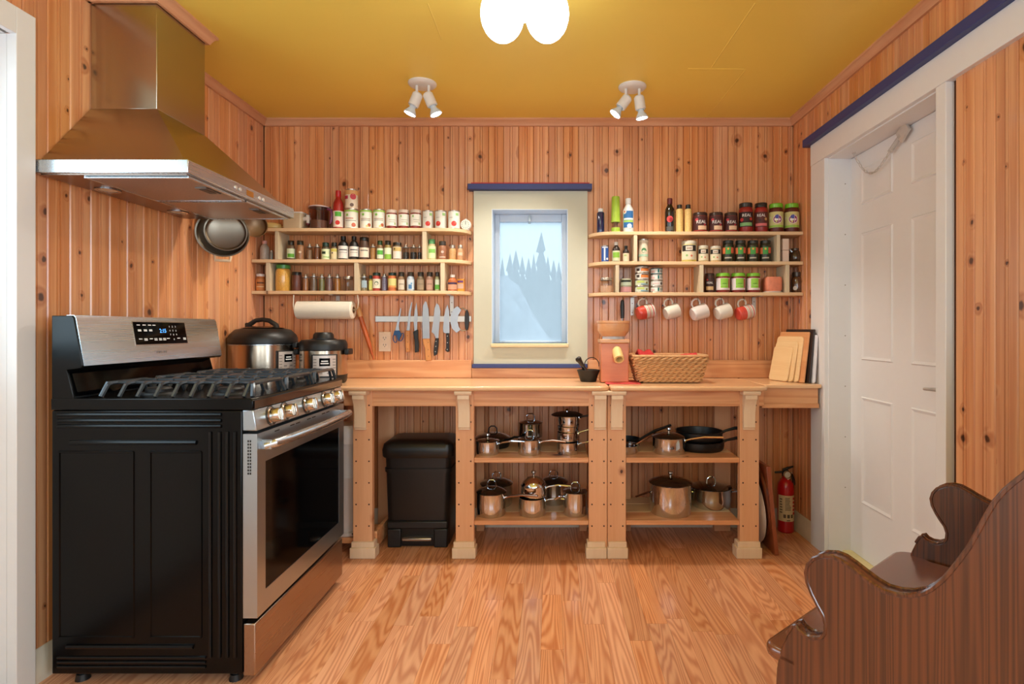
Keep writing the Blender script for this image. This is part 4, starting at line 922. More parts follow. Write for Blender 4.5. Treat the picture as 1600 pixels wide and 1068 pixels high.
v('jar','sauce_jar','tall red sauce jar lettered REAL with green band','jar',1153.5,1177,318,TR,(150,28,16),lid=(40,32,28),lbl=(.18,.68,(50,22,20)),marks=[('r',-.9,.9,.21,.32,(130,176,110)),('o',-.6,.42,.25,(200,50,50)),('o',.7,.44,.22,(200,60,40))],text=('REAL',.56,.58,(238,230,224),.1))
v('jar','sauce_jar','tall red sauce jar lettered REAL with pink band','jar',1178,1200,318,TR,(150,28,16),lid=(40,32,28),lbl=(.18,.68,(90,40,30)),marks=[('r',-.9,.9,.21,.30,(220,110,110)),('o',.7,.44,.22,(200,150,90)),('o',-.2,.40,.2,(60,24,20))],text=('REAL',.56,.58,(238,230,224),.0))
for a, b_, w in ((1200.5,1224.5,'left'),(1225,1249,'right')):
    v('jar','salsa_jar','%s of two tall salsa jars with lime green lids and round purple badge' % w,'jar',a,b_,319,TR,(92,26,14),lid=(120,186,40),lbl=(.16,.70,(206,196,130)),marks=[('o',.15,.44,.60,(232,214,214)),('o',.15,.44,.53,(140,30,90)),('o',.10,.53,.28,(70,80,160)),('r',-.25,.55,.40,.46,(236,226,226)),('r',-1.2,1.2,.17,.24,(150,190,70)),('o',-.9,.5,.2,(214,206,170))],group='lime lidded salsa jars')
# ---- right, middle board
v('can','salt_can','slim blue and white canister','can',939,951.5,384,MR,(38,84,160),marks=[('r',-.3,.1,.1,.85,(206,214,226)),('o',.6,.2,.3,(220,224,230)),('r',-.8,.8,.86,.92,(220,224,230))])
v('bottle','syrup_bottle','amber bottle with lime green label and white cap','bottle',956,969.5,378,MR,(40,20,10),lid=(220,214,206),lbl=(.06,.56,(206,206,170)),marks=[('r',-.9,.9,.22,.48,(134,184,62))])
v('bottle','tincture_bottle','small amber bottle with cream label and black cap','bottle',972.5,983.5,384,MR,(34,18,10),lid=(20,17,15),lbl=(.06,.54,(222,200,170)),marks=[('r',-.6,.2,.36,.46,(150,170,110))])
v('can','powder_can','cream canister with green arch printed label','can',997,1013.5,374,MR,(226,210,184),marks=[('o',.1,.50,.5,(70,130,80)),('o',.1,.42,.42,(226,210,184)),('r',-1.2,1.2,.24,.34,(170,206,180)),('r',-1.3,1.3,.88,.93,(236,222,200))])
bk = lambda: [('r',-1,1,.50,.78,(34,26,22)),('r',-.45,.45,.54,.74,(222,206,186)),('r',-.3,.3,.60,.66,(150,110,90)),('o',-.3,.30,.15,(140,180,110)),('o',.3,.28,.14,(216,120,90))]
for a, b_, tp, w, c in ((1064,1089,377,'large cream dip jar with black band label',(214,192,100)),(1090,1107.5,384,'left small cream jar with black band label',(206,180,130)),(1108.5,1127,385,'right small cream jar with black band label',(206,164,104))):
    v('squat','dip_jar',w,'jar',a,b_,tp,MR,c,lid=(206,196,176),lbl=(.10,.80,(222,208,178)),marks=bk())
for k, (a, b_) in enumerate(((1128,1147),(1148,1166),(1167,1185.5),(1186.5,1205))):
    v('jar','olive_jar','%s dark olive jar with orange and green label' % ('first','second','third','fourth')[k],'jar',a,b_,376,MR,(44,40,14),lid=(38,36,26),lbl=(.34,.68,(60,56,26)),marks=[('r',-1.2,-.5,.38,.66,(214,110,60)),('r',-.45,.45,.36,.68,(70,150,62)),('r',.5,1.1,.4,.66,(206,90,60)),('o',0,.60,.18,(226,160,60)),('r',-.6,.6,.16,.22,(180,170,150))],group='olive jars')
for k in range(2):
    z = MR+k*.066; t = thing('white_block', ('lower' if k == 0 else 'upper')+' of two plain white blocks stacked by the right divider', 'block', (X(1225,3.2), 3.2, z+.0003*k))
    MB().box(-.0185,.0185,-.025,.025,0,.065).build('box', mat((224,200,182), .6), t, bevel=.002); MB().box(-.015,.015,-.0254,-.025,.004,.061).build('front_panel', mat((228,204,186), .6), t)
t = thing('glass_jug', 'small brown glass jug in the corner of the middle right shelf', 'jug', (X(1243,3.23), 3.235, MR))
MB().lathe([(0,0),(.030,0),(.038,.010),(.040,.035),(.032,.058),(.022,.070),(.024,.082),(.022,.083),(.020,.070),(.0,.060)], 22).build('jug', mat((70,52,36), .08, coat=1, var=.5, nscale=40), t)
MB().tube([(.024,-.01,.074),(.042,-.012,.070),(.046,-.012,.045),(.040,-.01,.022)], .0045, 8).build('handle', mat((120,104,88), .1, coat=1), t)
MB().tube([(-.022,-.008,.062),(-.034,-.010,.074),(-.038,-.01,.080)], [.010,.006,.004], 8).build('spout', mat((120,100,80), .1, coat=1), t)
# ---- right, lower board
t = v('squat','salt_jar','clear glass jar half full of pink salt','jar',937,957.5,434,BR,(224,180,150),body=CLEAR)
MB().lathe([(0,.003),(.033,.003),(.034,.040),(0,.040)], 20).build('contents', mat((224,176,146), .7, var=.2, nscale=200), t)
v('squat','spread_jar','lower small jar with pink label of the stacked pair','jar',968.5,987.5,446.5,BR,(60,50,40),lid=(210,190,170),lbl=(.1,.8,(206,150,150)))
v('squat','spread_jar','upper small jar with dark label of the stacked pair','jar',968.5,987.5,435.5,BR+.0365,(150,160,110),lid=(206,200,170),lbl=(.1,.8,(196,206,180)),marks=[('r',-1,1,.55,.8,(40,44,34))])
hh = .0372
for k in range(4):
    c = ((206,214,196),(206,212,180),(228,222,214),(228,222,214))[k]
    mk_ = [('r',-.3,1.1,.30,.70,(222,130,60)),('r',-1.0,-.5,.3,.7,(60,50,44)),('r',-.2,1.0,.7,.82,(70,40,30))] if k > 1 else [('r',-.9,.2,.5,.8,(190,206,110)),('r',-.3,1.0,.2,.36,(120,160,180)),('o',.6,.5,.2,(110,110,60))]
    for side, (a, b_) in enumerate(((991,1014.8),(1015.6,1036.2))):
        hq = hh if side == 0 else .0350
        r = (b_-a)/2*3.21/F*.95; t = thing('fish_tin', ('bottom','second from bottom','third from bottom','top')[k]+' tin of the '+('left stack printed in orange and green' if side == 0 else 'right stack printed in teal'), 'tin', (X((a+b_)/2, 3.21), 3.21, BR+k*hq), group='stacked fish tins')
        MB().lathe([(0,0),(r*.97,0),(r*.97,.003),(r*.94,.005),(r*.94,hq-.005),(r*.97,hq-.003),(r*.97,hq-.0005),(r*.9,hq-.0005),(0,hq-.001)], 24).build('tin', SILV if side == 0 or k < 3 else mat((30,84,90), .35), t)
        MB().lathe([(r*.95,.0055),(r*.95,hq-.0055)], 24).build('wrapper', mat(c if side == 0 else (222,220,214), .45), t)
        if side == 1: mk_ = [('r',.0,.30,.25,.8,(30,110,104)),('r',.5,.66,.3,.75,(60,60,56)),('r',.85,1.0,.3,.8,(50,60,60)),('r',-1.2,-.5,.25,.6,(222,180,170))] if k != 1 else [('o',.7,.5,.3,(90,80,76)),('r',-.9,.2,.4,.6,(226,196,190))]
        for q in mk_:
            if q[0] == 'r': MB().patch(r*.952, q[1], q[2], q[3]*hq, q[4]*hq).build('printed_mark', mat(q[5], .5), t)
            else: MB().disc(r*.952, q[1], q[2]*hq, q[3]*r*.8).build('printed_mark', mat(q[4], .5), t)
v('squat','salsa_jar','small dark jar lettered REAL on the lower right shelf','jar',1101,1116.5,427,BR,(70,26,16),lid=(60,30,24),lbl=(.12,.76,(56,30,26)),marks=[('r',-.8,.8,.14,.32,(206,170,120)),('o',-.5,.66,.2,(200,60,60))],text=('REAL',.50,.62,(238,230,224),.0))
for a, b_, w in ((1118,1141,'left'),(1141.6,1165,'middle'),(1165.6,1188,'right')):
    v('squat','jam_jar','%s of three red jam jars with lime lids and green labels' % w,'jar',a,b_,427,BR,(120,24,14),lid=(124,190,50),lbl=(.14,.74,(222,206,204)),marks=[('r',-.35,.75,.24,.72,(142,196,62)),('r',-.1,.5,.44,.48,(90,140,50)),('r',.8,1.1,.24,.7,(176,80,40)),('r',-.35,.75,.36,.39,(206,226,160))],group='lime lidded jam jars')
t = thing('salt_candle', 'rough pink salt block candle holder on a white dish', 'candle holder', (X(1206.5,3.215), 3.215, BR))
MB().lathe([(0,0),(.048,0),(.054,.005),(.052,.007),(0,.005)], 24).build('dish', WHITEPL, t)
MB().loft([[(p[0], p[1], z) for p in rrect(w, w*.9, .02)] for w, z in ((.080,.006),(.092,.016),(.094,.078),(.084,.090))]).build('salt_block', mat((226,132,100), .5, var=.4, nscale=28, bump=.6), t)
v('spice','glass_flask','brown glass flask in the corner of the lower right shelf','flask',1235.5,1254,425,BR,(84,54,34),lid=(60,44,34),body=mat((92,58,36), .1, coat=1, var=.5, nscale=40),marks=[('o',-.3,.22,.38,(220,208,196))])
# ------------------------------------------------------------------ mugs on the hooks
def mug(px, py, label, stripes, L=.088, r=.043, tilt=18, white=(226,216,202)):
    t = thing('mug', label, 'mug', (X(px, 3.2), 3.2, Z(py, 3.2)), group='mugs hanging under the shelf')
    # local z runs from the foot to the rim; hung on its side so the rim looks right and a little up
    t.rotation_euler = (Matrix.Rotation(math.radians(14), 3, 'Z') @ Matrix.Rotation(math.radians(90-tilt), 3, 'Y')).to_euler()
    pf = [(0,0),(r*.72,0),(r*.84,.005),(r*.90,.014),(r,L-.003),(r*.985,L),(r*.93,L-.002),(r*.83,.012),(0,.008)]
    MB().lathe(pf, 28, (0,0,-L/2)).build('cup', mat(white, .25, coat=.5, var=.02), t)
    MB().tube([(-r*.90,0,-.026),(-r*1.25,0,-.030),(-r*1.62,0,-.022),(-r*1.80,0,-.002),(-r*1.66,0,.018),(-r*1.30,0,.024),(-r*.95,0,.020)], .0052, 8).build('handle', mat(white, .25, coat=.5, var=.02), t)
    if stripes: MB().lathe([(0,-L/2-.0005),(r*.725,-L/2-.0005),(r*.846,-L/2+.005)], 28).build('painted_foot', mat(stripes[0][2], .3, coat=.4, var=.12), t)
    for z0, z1, c in stripes:
        g_ = lambda z: r*(.90+.10*(z-.014)/(L-.017)) if z >= .0139 else r*(.84+.06*(z-.005)/.009)
        f0, f1 = g_(z0), g_(z1)
        MB().lathe([(f0+.0004, z0-L/2),(f1+.0004, z1-L/2)], 28).build('painted_band', mat(c, .3, coat=.4, var=.12), t)
STR = ((.0052,.0139,(206,70,56)),(.014,.040,(206,70,56)),(.046,.050,(196,170,150)),(.056,.061,(214,110,100)),(.064,.070,(190,170,140)),(.077,.083,(206,90,96)))
mug(1008, 487, 'leftmost hanging mug with red base and stripes', STR, L=.092, tilt=14)
mug(1049, 487, 'plain cream hanging mug next to the left striped mug', (), L=.078, r=.043)
mug(1092, 488, 'plain white hanging mug in the middle of the five', (), L=.086, r=.045, white=(226,214,208))
mug(1129, 487, 'plain cream hanging mug next to the right striped mug', (), L=.080, r=.044)
mug(1163, 488, 'rightmost hanging mug with red base and stripes', STR, L=.090, tilt=14)
# ------------------------------------------------------------------ paper towel, wooden stick, outlet
t = thing('paper_towel', 'white paper towel roll hanging under the left shelf', 'paper towel', (X(508.5,3.2), 3.2, Z(484,3.2)))
rx = Matrix.Rotation(PI/2, 3, 'Y'); L = 88*3.2/F; r = .052
MB().lathe([(.020,-L/2),(r-.006,-L/2),(r,-L/2+.006),(r,L/2-.006),(r-.006,L/2),(.020,L/2)], 30, (0,0,0), rx).build('roll', mat((234,226,208), .8, var=.04, nscale=60, bump=.3), t)
MB().lathe([(.0185,-L/2),(.021,-L/2),(.021,L/2+.001),(.0185,L/2+.001)], 20, (0,0,0), rx).build('cardboard_core', mat((150,110,76), .8), t)
zt = ZL[2]-.019-Z(484,3.2)
MB().tube([(-L/2-.02,0,0),(L/2+.012,0,0),(L/2+.024,0,.012),(L/2+.028,0,.045),(L/2+.022,0,zt-.002)], .0042, 8).tube([(-L/2-.02,0,0),(-L/2-.022,0,.03),(-L/2-.02,0,zt-.002)], .0042, 8).build('wire_holder', mat((206,184,156), .3, metal=.6), t)
t = thing('rolling_stick', 'tapered orange wooden stick leaning on the wall beside the paper towel', 'wooden stick', (X(585,3.25), 3.25, .983))
def KP(cx, cy, d): return Vector((X(380+cx/4.21, d)-X(585,3.25), d-3.25, Z(440+cy/4.21, d)-.983))
MB().tube([KP(748,163,3.24), KP(755,170,3.24), KP(772,228,3.245)], [.008,.012,.013], 12).build('pale_grip', wood('pale_grip_wood', (226,170,110), (206,140,80), 'z', tint=0), t)
pts = [KP(772,230,3.245), KP(800,320,3.25), KP(835,430,3.255), KP(858,512,3.258)]
MB().tube(pts, [.0135,.0145,.011,.004], 12).build('shaft', wood('orange_stick_wood', (206,108,48), (170,74,28), 'z', tint=0), t)
t = thing('wall_outlet', 'white double socket wall plate left of the knives', 'outlet', (X(601.5,3.295), 3.2955, Z(533.5,3.295)))
MB().box(-.036,.036,-.006,.0,-.058,.058).build('plate', mat((226,200,176), .45), t, bevel=.003)
for s in (-1, 1):
    f_ = MB().prism(rrect(.034,.034,.012), 'xz', -.0078, -.006).xf(Matrix.Translation((0,0,s*.021))).build('socket', mat((228,204,182), .4), t)
    b = MB(); b.box(-.0085,-.006,-.0084,-.0078,-.002,.008).box(.006,.0085,-.0084,-.0078,-.002,.008).lathe([(0,0),(.0028,0),(.0028,.0008),(0,.0008)], 8, (0,-.0078,-.008), Matrix.Rotation(PI/2, 3, 'X'))
    b.xf(Matrix.Translation((0,0,s*.021))).build('slots', DKLID, f_)
# ------------------------------------------------------------------ knife rail
dK = 3.27
def K(c): return (X(580+c[0]/8.897, dK), Z(460+c[1]/8.897, dK))
kb = thing('knife_rail', 'steel magnetic knife rail under the left shelf', 'knife rail', (0,0,0))
a, b_ = K((45,295)), K((1388,380)); MB().box(a[0], b_[0], 3.282, 3.2985, b_[1], a[1]).build('rail', steel('rail_steel', (196,186,176), .3, 'x'), kb, bevel=.002)
BLADE = mat((176,176,180), .28, metal=1.0); WH = wood('knife_handle_wood', (214,150,86), (186,116,60), 'z', tint=0); BH = mat((22,20,20), .4)
def knife(name, label, blade, handle, hm, rivets, rc=(120,80,50), cat='knife'):
    ct = K(blade[0]); t = thing(name, label, cat, (ct[0], 3.28, K(handle[-1])[1]))
    def loc(c): k = K(c); return (k[0]-t.location.x, k[1]-t.location.z)
    MB().prism([loc(c) for c in blade], 'xz', -.0015, .0012).build('blade', BLADE, t)
    h = MB().prism([loc(c) for c in handle], 'xz', -.010, .006).build('handle', hm, t, bevel=.003)
    if rivets:
        b = MB()
        for c in rivets: q = loc(c); b.lathe([(0,0),(.0026,0),(.0026,.0012),(0,.0012)], 8, (q[0], -.0098, q[1]), Matrix.Rotation(PI/2, 3, 'X'))
        b.build('rivets', mat(rc, .4, metal=.6), h)
    return t
WK = 'knives on the rail'
knife('kitchen_knife', 'thin boning knife with pale wooden handle, leftmost knife on the rail', [(555,100),(565,110),(545,250),(530,498),(490,498),(500,400),(520,230)], [(475,500),(535,500),(535,795),(482,798),(474,650)], WH, [(505,570),(505,660),(505,755)])
knife('kitchen_knife', 'slim fillet knife with curved black handle', [(625,110),(640,270),(632,490),(595,505),(585,380),(600,220)], [(580,515),(648,482),(650,600),(664,700),(660,795),(605,808),(600,650)], BH, [])
knife('kitchen_knife', 'largest chef knife with long wooden handle', [(715,150),(745,90),(765,105),(790,200),(805,400),(808,612),(712,612),(705,400),(712,200)], [(713,612),(808,610),(820,750),(840,912),(755,925),(745,740),(722,680)], WH, [(792,665),(792,765),(797,855)])
knife('kitchen_knife', 'santoku knife with black riveted handle and steel butt', [(905,118),(940,150),(958,230),(945,400),(930,610),(895,610),(870,545),(835,520),(860,350),(880,180)], [(893,605),(936,605),(930,720),(915,830),(870,855),(865,800),(875,680)], BH, [(902,650),(898,720),(892,792)], (214,206,196))
knife('kitchen_knife', 'short chef knife with black riveted handle beside the crescent chopper', [(1058,140),(1080,230),(1085,540),(1040,540),(1000,525),(995,470),(1005,320),(1030,200)], [(1040,535),(1083,535),(1086,790),(1060,802),(1026,775),(1040,740)], BH, [(1060,575),(1060,668),(1058,762)], (214,206,196))
t = knife('crescent_chopper', 'crescent shaped rocking chopper with black grip at the rail end', [(1195,160),(1250,210),(1205,290),(1195,370),(1215,450),(1240,490),(1180,530),(1120,470),(1095,380),(1100,290),(1140,200)], [(1328+32*math.cos(q), 355+146*math.sin(q)) for q in [2*PI*i/18 for i in range(18)]], BH, [], cat='chopper')
def loc3(c): k = K(c); return (k[0]-t.location.x, -.002, k[1]-t.location.z)
for pts in (((1235,200),(1270,185),(1318,222)), ((1228,478),(1262,505),(1312,495))): MB().tube([loc3(c) for c in pts], .004, 8).build('arm', BLADE, t)
t = thing('scissors', 'kitchen scissors with blue handles on the knife rail', 'scissors', (K((370,185))[0], 3.28, K((370,690))[1]))
def loc2(c): k = K(c); return (k[0]-t.location.x, k[1]-t.location.z)
MB().prism([loc2(c) for c in [(402,182),(410,195),(378,440),(388,505),(328,505),(345,430)]], 'xz', -.002, .002).build('blade', BLADE, t)
for cx, cy, q, c in ((325,610,.12,(150,110,110)), (415,590,-.35,(60,96,140))):
    hdl = MB(); k = loc2((cx, cy)); hdl.tube([(k[0]+(.0105*math.cos(a_)*math.cos(q)-.024*math.sin(a_)*math.sin(q)), -.002, k[1]+(.0105*math.cos(a_)*math.sin(q)+.024*math.sin(a_)*math.cos(q))) for a_ in [2*PI*i/16 for i in range(16)]], .0028, 6, True)
    hdl.build('finger_loop', mat((44,84,134), .4), t)
MB().prism([loc2(c) for c in [(318,500),(388,498),(420,560),(370,650),(352,560),(300,570)]], 'xz', -.006, .003).build('blue_shank', mat((30,84,140), .4), t, bevel=.002)
# ------------------------------------------------------------------ things on the counters
def pressure_cooker(px, d, r, h, label, arch, ang):
    t = thing('pressure_cooker', label, 'pressure cooker', (X(px, d), d, CT))
    MB().lathe([(0,0),(r*.90,0),(r*.97,.010),(r*1.0,.045),(r,.046),(0,.046)], 40).build('base', BLACKP, t)
    MB().lathe([(r*.985,.046),(r*.985,h*.66),(0,h*.66)], 48).build('steel_wall', steel('cooker_steel', (190,172,152), .22, 'z'), t)
    z = h*.66
    lidp = [(r*.97,z),(r*1.005,z+.004),(r*1.005,z+.030),(r*.96,z+.048)] + ([(r*.8,z+.075),(r*.4,z+.090),(0,z+.092)] if arch else [(r*.9,z+.056),(r*.45,z+.060),(r*.42,z+.085),(r*.34,z+.096),(0,z+.097)])
    l = MB().lathe(lidp, 40).build('lid', BLACKP, t)
    if arch:
        MB().lathe([(r*.62,z+.0845),(r*.64,z+.0855),(r*.30,z+.0940),(0,z+.0945)], 30).build('lid_plate', steel('cooker_lid_steel', (160,140,120), .25, 'z'), l)
        MB().tube([(-.085,-.01,z+.062),(-.072,-.01,z+.100),(-.035,-.01,z+.124),(0,-.01,z+.129),(.035,-.01,z+.124),(.072,-.01,z+.100),(.085,-.01,z+.062)], [.016,.014,.012,.012,.012,.014,.016], 10).build('arch_handle', BLACKP, l)
        MB().lathe([(0,z+.06),(.018,z+.06),(.018,z+.108),(.013,z+.113),(0,z+.113)], 12, (-.095,.03,0)).build('steam_valve', BLACKP, l)
        MB().lathe([(r*.992,z-.006),(r*1.01,z-.004),(r*1.01,z),(r*.992,z)], 40).build('rim_ring', STEEL, t)
    else: MB().lathe([(r*.46,z+.058),(r*.52,z+.058),(r*.52,z+.062),(r*.46,z+.064)], 30).build('knob_ring', BLACKP, l)
    for s in (-1, 1): MB().loft([[(s*(r*1.0+a_), y, zz) for y, zz in ((-.035,z-.022),(.035,z-.022),(.035,z+.010),(-.035,z+.010))] for a_ in (0, .026)]).build('side_handle', BLACKP, t, bevel=.006)
    w = .062/r
    zm = h*.36
    p = MB().patch(r*.987, ang-w*1.05, ang+w*1.05, zm-.062, zm+.062, 12, .006).build('panel_surround', BLACKP, t, bevel=.002)
    MB().patch(r*.987+.006, ang-w*.88, ang+w*.88, zm-.050, zm+.056, 12, .0015).build('control_panel', mat((206,196,190), .35, metal=.3), p)
    MB().patch(r*.987+.0076, ang-w*.40, ang+w*.40, zm+.002, zm+.042, 8, .001).build('display', BLKGLS, p)
    b = MB()
    for s in (-1, 1):
        for k in range(6): b.patch(r*.987+.0076, ang+s*w*.72-w*.12, ang+s*w*.72+w*.12, zm-.042+k*.015, zm-.036+k*.015, 2, .0006)
    for k in range(2):
        for q in (-.3, .3): b.patch(r*.987+.0076, ang+q*w-w*.14, ang+q*w+w*.14, zm-.040+k*.018, zm-.032+k*.018, 2, .0006)
    b.build('buttons', mat((150,142,138), .5), p)
    b = MB()
    for k, (q0, q1) in enumerate(((-.3,.3),(-.25,.25))): b.patch(r*.987+.0087, ang+q0*w, ang+q1*w, zm+.012+k*.012, zm+.018+k*.012, 3, .0004)
    b.build('display_digits', WT, p)
pressure_cooker(411.5, 2.985, .168, .315, 'large steel pressure cooker with black arched lid handle behind the range', True, 1.22)
pressure_cooker(505.5, 2.985, .121, .262, 'small steel pressure cooker with black knob lid behind the range', False, .43)
# mortar and pestle
t = thing('mortar', 'black cast iron mortar with wire ring beside the grain mill', 'mortar', (X(919.5,3.05), 3.06, CT))
MB().lathe([(0,0),(.042,0),(.044,.004),(.061,.058),(.063,.064),(.057,.065),(.040,.012),(0,.010)], 28).build('bowl', mat((26,26,24), .45, bump=.1), t)
MB().tube([(.020+.040*math.cos(a_), .02, .088+.042*math.sin(a_)) for a_ in [PI*1.25*i/16-PI*.05 for i in range(17)]], .0025, 8).build('wire_ring', BLACKP, t)
t2 = thing('pestle', 'dark metal pestle leaning in the black mortar', 'pestle', (X(915,3.04), 3.05, CT+.018))
MB().tube([(.022,0,0),(.016,0,.018),(-.014,-.004,.066),(-.030,-.006,.092),(-.040,-.006,.106)], [.014,.015,.010,.013,.017], 12).build('shaft', mat((74,70,66), .25, metal=.7), t2)
MB().lathe([(0,-.012),(.016,-.010),(.018,0),(.012,.010),(0,.012)], 14, (-.040,-.006,.106), Vector((-.6,0,.8)).to_track_quat('Z','Y').to_matrix()).build('knob', mat((50,46,44), .3, metal=.6), t2)
# grain mill
MILLW = wood('mill_beech', (222,136,90), (200,108,64), 'x', across=24, along=3, freq=16, ring=.4, rough=.4, coat=.2, tint=0)
MILLP = wood('mill_pale_beech', (230,176,128), (214,150,100), 'x', across=24, along=3, freq=12, ring=.3, rough=.4, coat=.2, tint=0)
t = thing('grain_mill', 'orange wooden grain mill with round hopper and spout', 'grain mill', (X(962,2.99)-.007, 3.03, CT+.0042))
MB().box(-.074,.074,-.062,.080,0,.208).build('housing', MILLW, t, bevel=.004)
MB().box(-.079,.079,-.067,.085,.208,.228).build('top_plate', MILLP, t, bevel=.004)
MB().lathe([(0,.228),(.060,.228),(.060,.243),(0,.243)], 30, (0,.01,0)).build('collar', mat((206,200,200), .3), t)
MB().lathe([(.050,.243),(.064,.243),(.082,.268),(.086,.275),(.086,.312),(.090,.316),(.090,.327),(.080,.327),(.078,.312),(.05,.255)], 36, (0,.01,0)).build('hopper', MILLP, t)
sd = Vector((.08, -.80, -.60)).normalized(); q = sd.to_track_quat('Z','Y').to_matrix()
MB().lathe([(.0,-.03),(.026,-.03),(.0265,.07),(.018,.070),(.017,.03),(0,.03)], 24, (.012,-.055,.165), q).build('spout', mat((230,196,130), .4, coat=.2), t)
t = thing('red_mat', 'flat red cloth mat under the grain mill', 'mat', (X(972,2.95), 2.99, CT))
MB().box(-.088,.092,-.095,.10,0.0002,.004).build('cloth', mat((206,74,70), .8, bump=.3), t, bevel=.001)
t = thing('hanging_brush', 'black handled brush hanging from a hook above the grain mill', 'brush', (X(972.5,3.2), 3.2, Z(497,3.2)))
MB().tube([(0,0,0),(0,0,.03),(-.001,0,.07),(0,0,.10),(0,0,.106)], [.011,.012,.013,.010,.004], 10).build('handle', BH, t)
MB().tube([(0,.001,.0),(0,.002,-.05)], [.005,.004], 8).build('shaft', BLADE, t); MB().lathe([(0,-.012),(.003,-.012),(.003,.0),(0,0)], 8, (0,-.009,.094), Matrix.Rotation(PI/2,3,'X')).build('hang_hole', mat((190,180,170), .4), t)
MB().tube([(0,.002,-.05),(0,.002,-.075)], [.014,.018], 10).build('bristles', mat((40,34,30), .9), t)
# woven basket
t = thing('wicker_basket', 'rectangular woven wicker basket on the counter', 'basket', (X(1043.5,3.0)+.006, 3.045, CT))
BW0, BW1, BD0, BD1, BH_ = .325, .392, .17, .215, .150
WICK = wood('wicker_fibre', (226,176,122), (184,126,76), 'x', across=120, along=40, freq=10, ring=.3, rough=.7, tint=.2)
MB().loft([[(p[0]*.96, p[1]*.96, z) for p in rrect(w, dd, .025)] for w, dd, z in ((BW0,BD0,.004),(BW1,BD1,BH_-.01))]+[[(p[0]*.90, p[1]*.90, z) for p in rrect(w, dd, .025)] for w, dd, z in ((BW1,BD1,BH_-.01),(BW0,BD0,.02))]).build('inner_wall', mat((96,56,28), .9), t)
rows = 8
def ring_pts(f, n=150):
    w = BW0+(BW1-BW0)*f; dd = BD0+(BD1-BD0)*f; base_ = rrect(w, dd, .028, 6); P = [Vector((a_[0], a_[1], 0)) for a_ in base_]; m = len(P)
    seg_ = [(P[(i+1) % m]-P[i]).length for i in range(m)]; tot = sum(seg_); outp = []; i = 0; acc = 0
    for k in range(n):
        s = tot*k/n
        while acc+seg_[i] < s: acc += seg_[i]; i += 1
        outp.append(P[i].lerp(P[(i+1) % m], (s-acc)/seg_[i]))
    return outp
for k in range(rows):
    f = (k+.5)/rows; n = 128; rp = ring_pts(f, n); pts2 = []
    for j, p in enumerate(rp):
        nrm_ = (rp[(j+1) % n]-rp[j-1]).normalized().cross(Vector((0,0,1)))
        pts2.append([p, nrm_])
    for ph in (0, 1):
        MB().tube([p+nn_*(.0075*math.cos(2*PI*(j/8.0)+PI*ph+k*1.9)) + Vector((0,0,.007+f*(BH_-.02)+.0055*math.sin(2*PI*(j/8.0)+PI*ph+k*1.9))) for j, (p, nn_) in enumerate(pts2)], .0062, 6, True).build('woven_strand', WICK, t)
rp = ring_pts(1.0, 120)
MB().tube([p+Vector((0,0,BH_-.006)) for p in rp], .0075, 8, True).build('rim', wood('wicker_rim', (230,184,134), (200,144,96), 'x', across=150, along=60, tint=0), t)
MB().box(-BW0/2+.02, BW0/2-.02, -BD0/2+.02, BD0/2-.02, .0, .008).build('bottom', WICK, t)
t = thing('red_cloth', 'red cloth folded inside the wicker basket', 'cloth', (X(1043.5,3.0), 3.045, CT+.03))
rg_ = random.Random(9); cv = []; cf = []; nx_, ny_ = 22, 10
for j in range(ny_):
    for i in range(nx_): cv.append((-.155+.31*i/(nx_-1), -.075+.15*j/(ny_-1), .105+.012*math.sin(i*.9+j*.5)+.012*math.sin(i*.31+1)+rg_.uniform(-.003,.003)+(.022 if i < 6 and 2 < j < 8 else 0)))
for j in range(ny_-1):
    for i in range(nx_-1): a_ = j*nx_+i; cf.append((a_, a_+1, a_+nx_+1, a_+nx_))
o = MB().add(cv, cf).build('folded_cloth', mat((206,54,54), .85, bump=.4), t, angle=80); sm_ = o.modifiers.new('thick', 'SOLIDIFY'); sm_.thickness = .02
# cutting boards leaning against the right wall
CB1 = wood('pale_maple_board', (240,204,152), (224,176,122), 'x', across=40, along=1.5, freq=10, ring=.3, rough=.5, tint=.06)
CB2 = wood('worn_orange_board', (224,162,108), (200,130,80), 'x', across=40, along=1.5, freq=14, ring=.4, rough=.5, tint=.06)
TB = math.radians(70)
def leanboard(label, x, y, w, z1, lean, th_, m, rad, name='cutting_board', cat='cutting board'):
    # stands on its lower edge with the near end at (x, y), runs back to the left and leans on the wall
    t = thing(name, label, cat, (x, y, CT)); t.rotation_euler = (0, 0, PI-TB); h = z1-CT
    b = MB().prism(rrect(w, h, rad, 5, w/2, h/2), 'xz', -th_, 0)      # local +y looks left and towards the room
    b.xf(Matrix.Rotation(math.atan2(lean, h), 4, 'X'))
    mz = min(p.z for p in b.v)
    for p in b.v: p.z -= mz-.0004
    return b.build('slab', m, t, bevel=.004)
leanboard('smallest pale cutting board at the front of the leaning boards', 1.270, 3.02, .142, Z(540,3.05), .045, .010, CB1, .018)
leanboard('second pale cutting board just behind the smallest one', 1.290, 3.0, .165, Z(533,3.03), .043, .010, CB1, .02)
leanboard('third larger pale cutting board with rounded corners', 1.312, 2.98, .195, Z(525,3.01), .041, .010, CB1, .02)
leanboard('worn orange wooden cutting board with square corners', 1.333, 2.955, .215, Z(518,2.98), .040, .010, CB2, .006)
leanboard('dark framed board standing behind the wooden cutting boards', 1.357, 2.940, .205, Z(514,2.96), .034, .010, mat((44,28,22), .4), .004, 'dark_board', 'board')
leanboard('white plastic cutting board at the back of the leaning boards', 1.378, 2.930, .14, Z(523,2.94), .020, .010, mat((222,218,222), .4), .012)
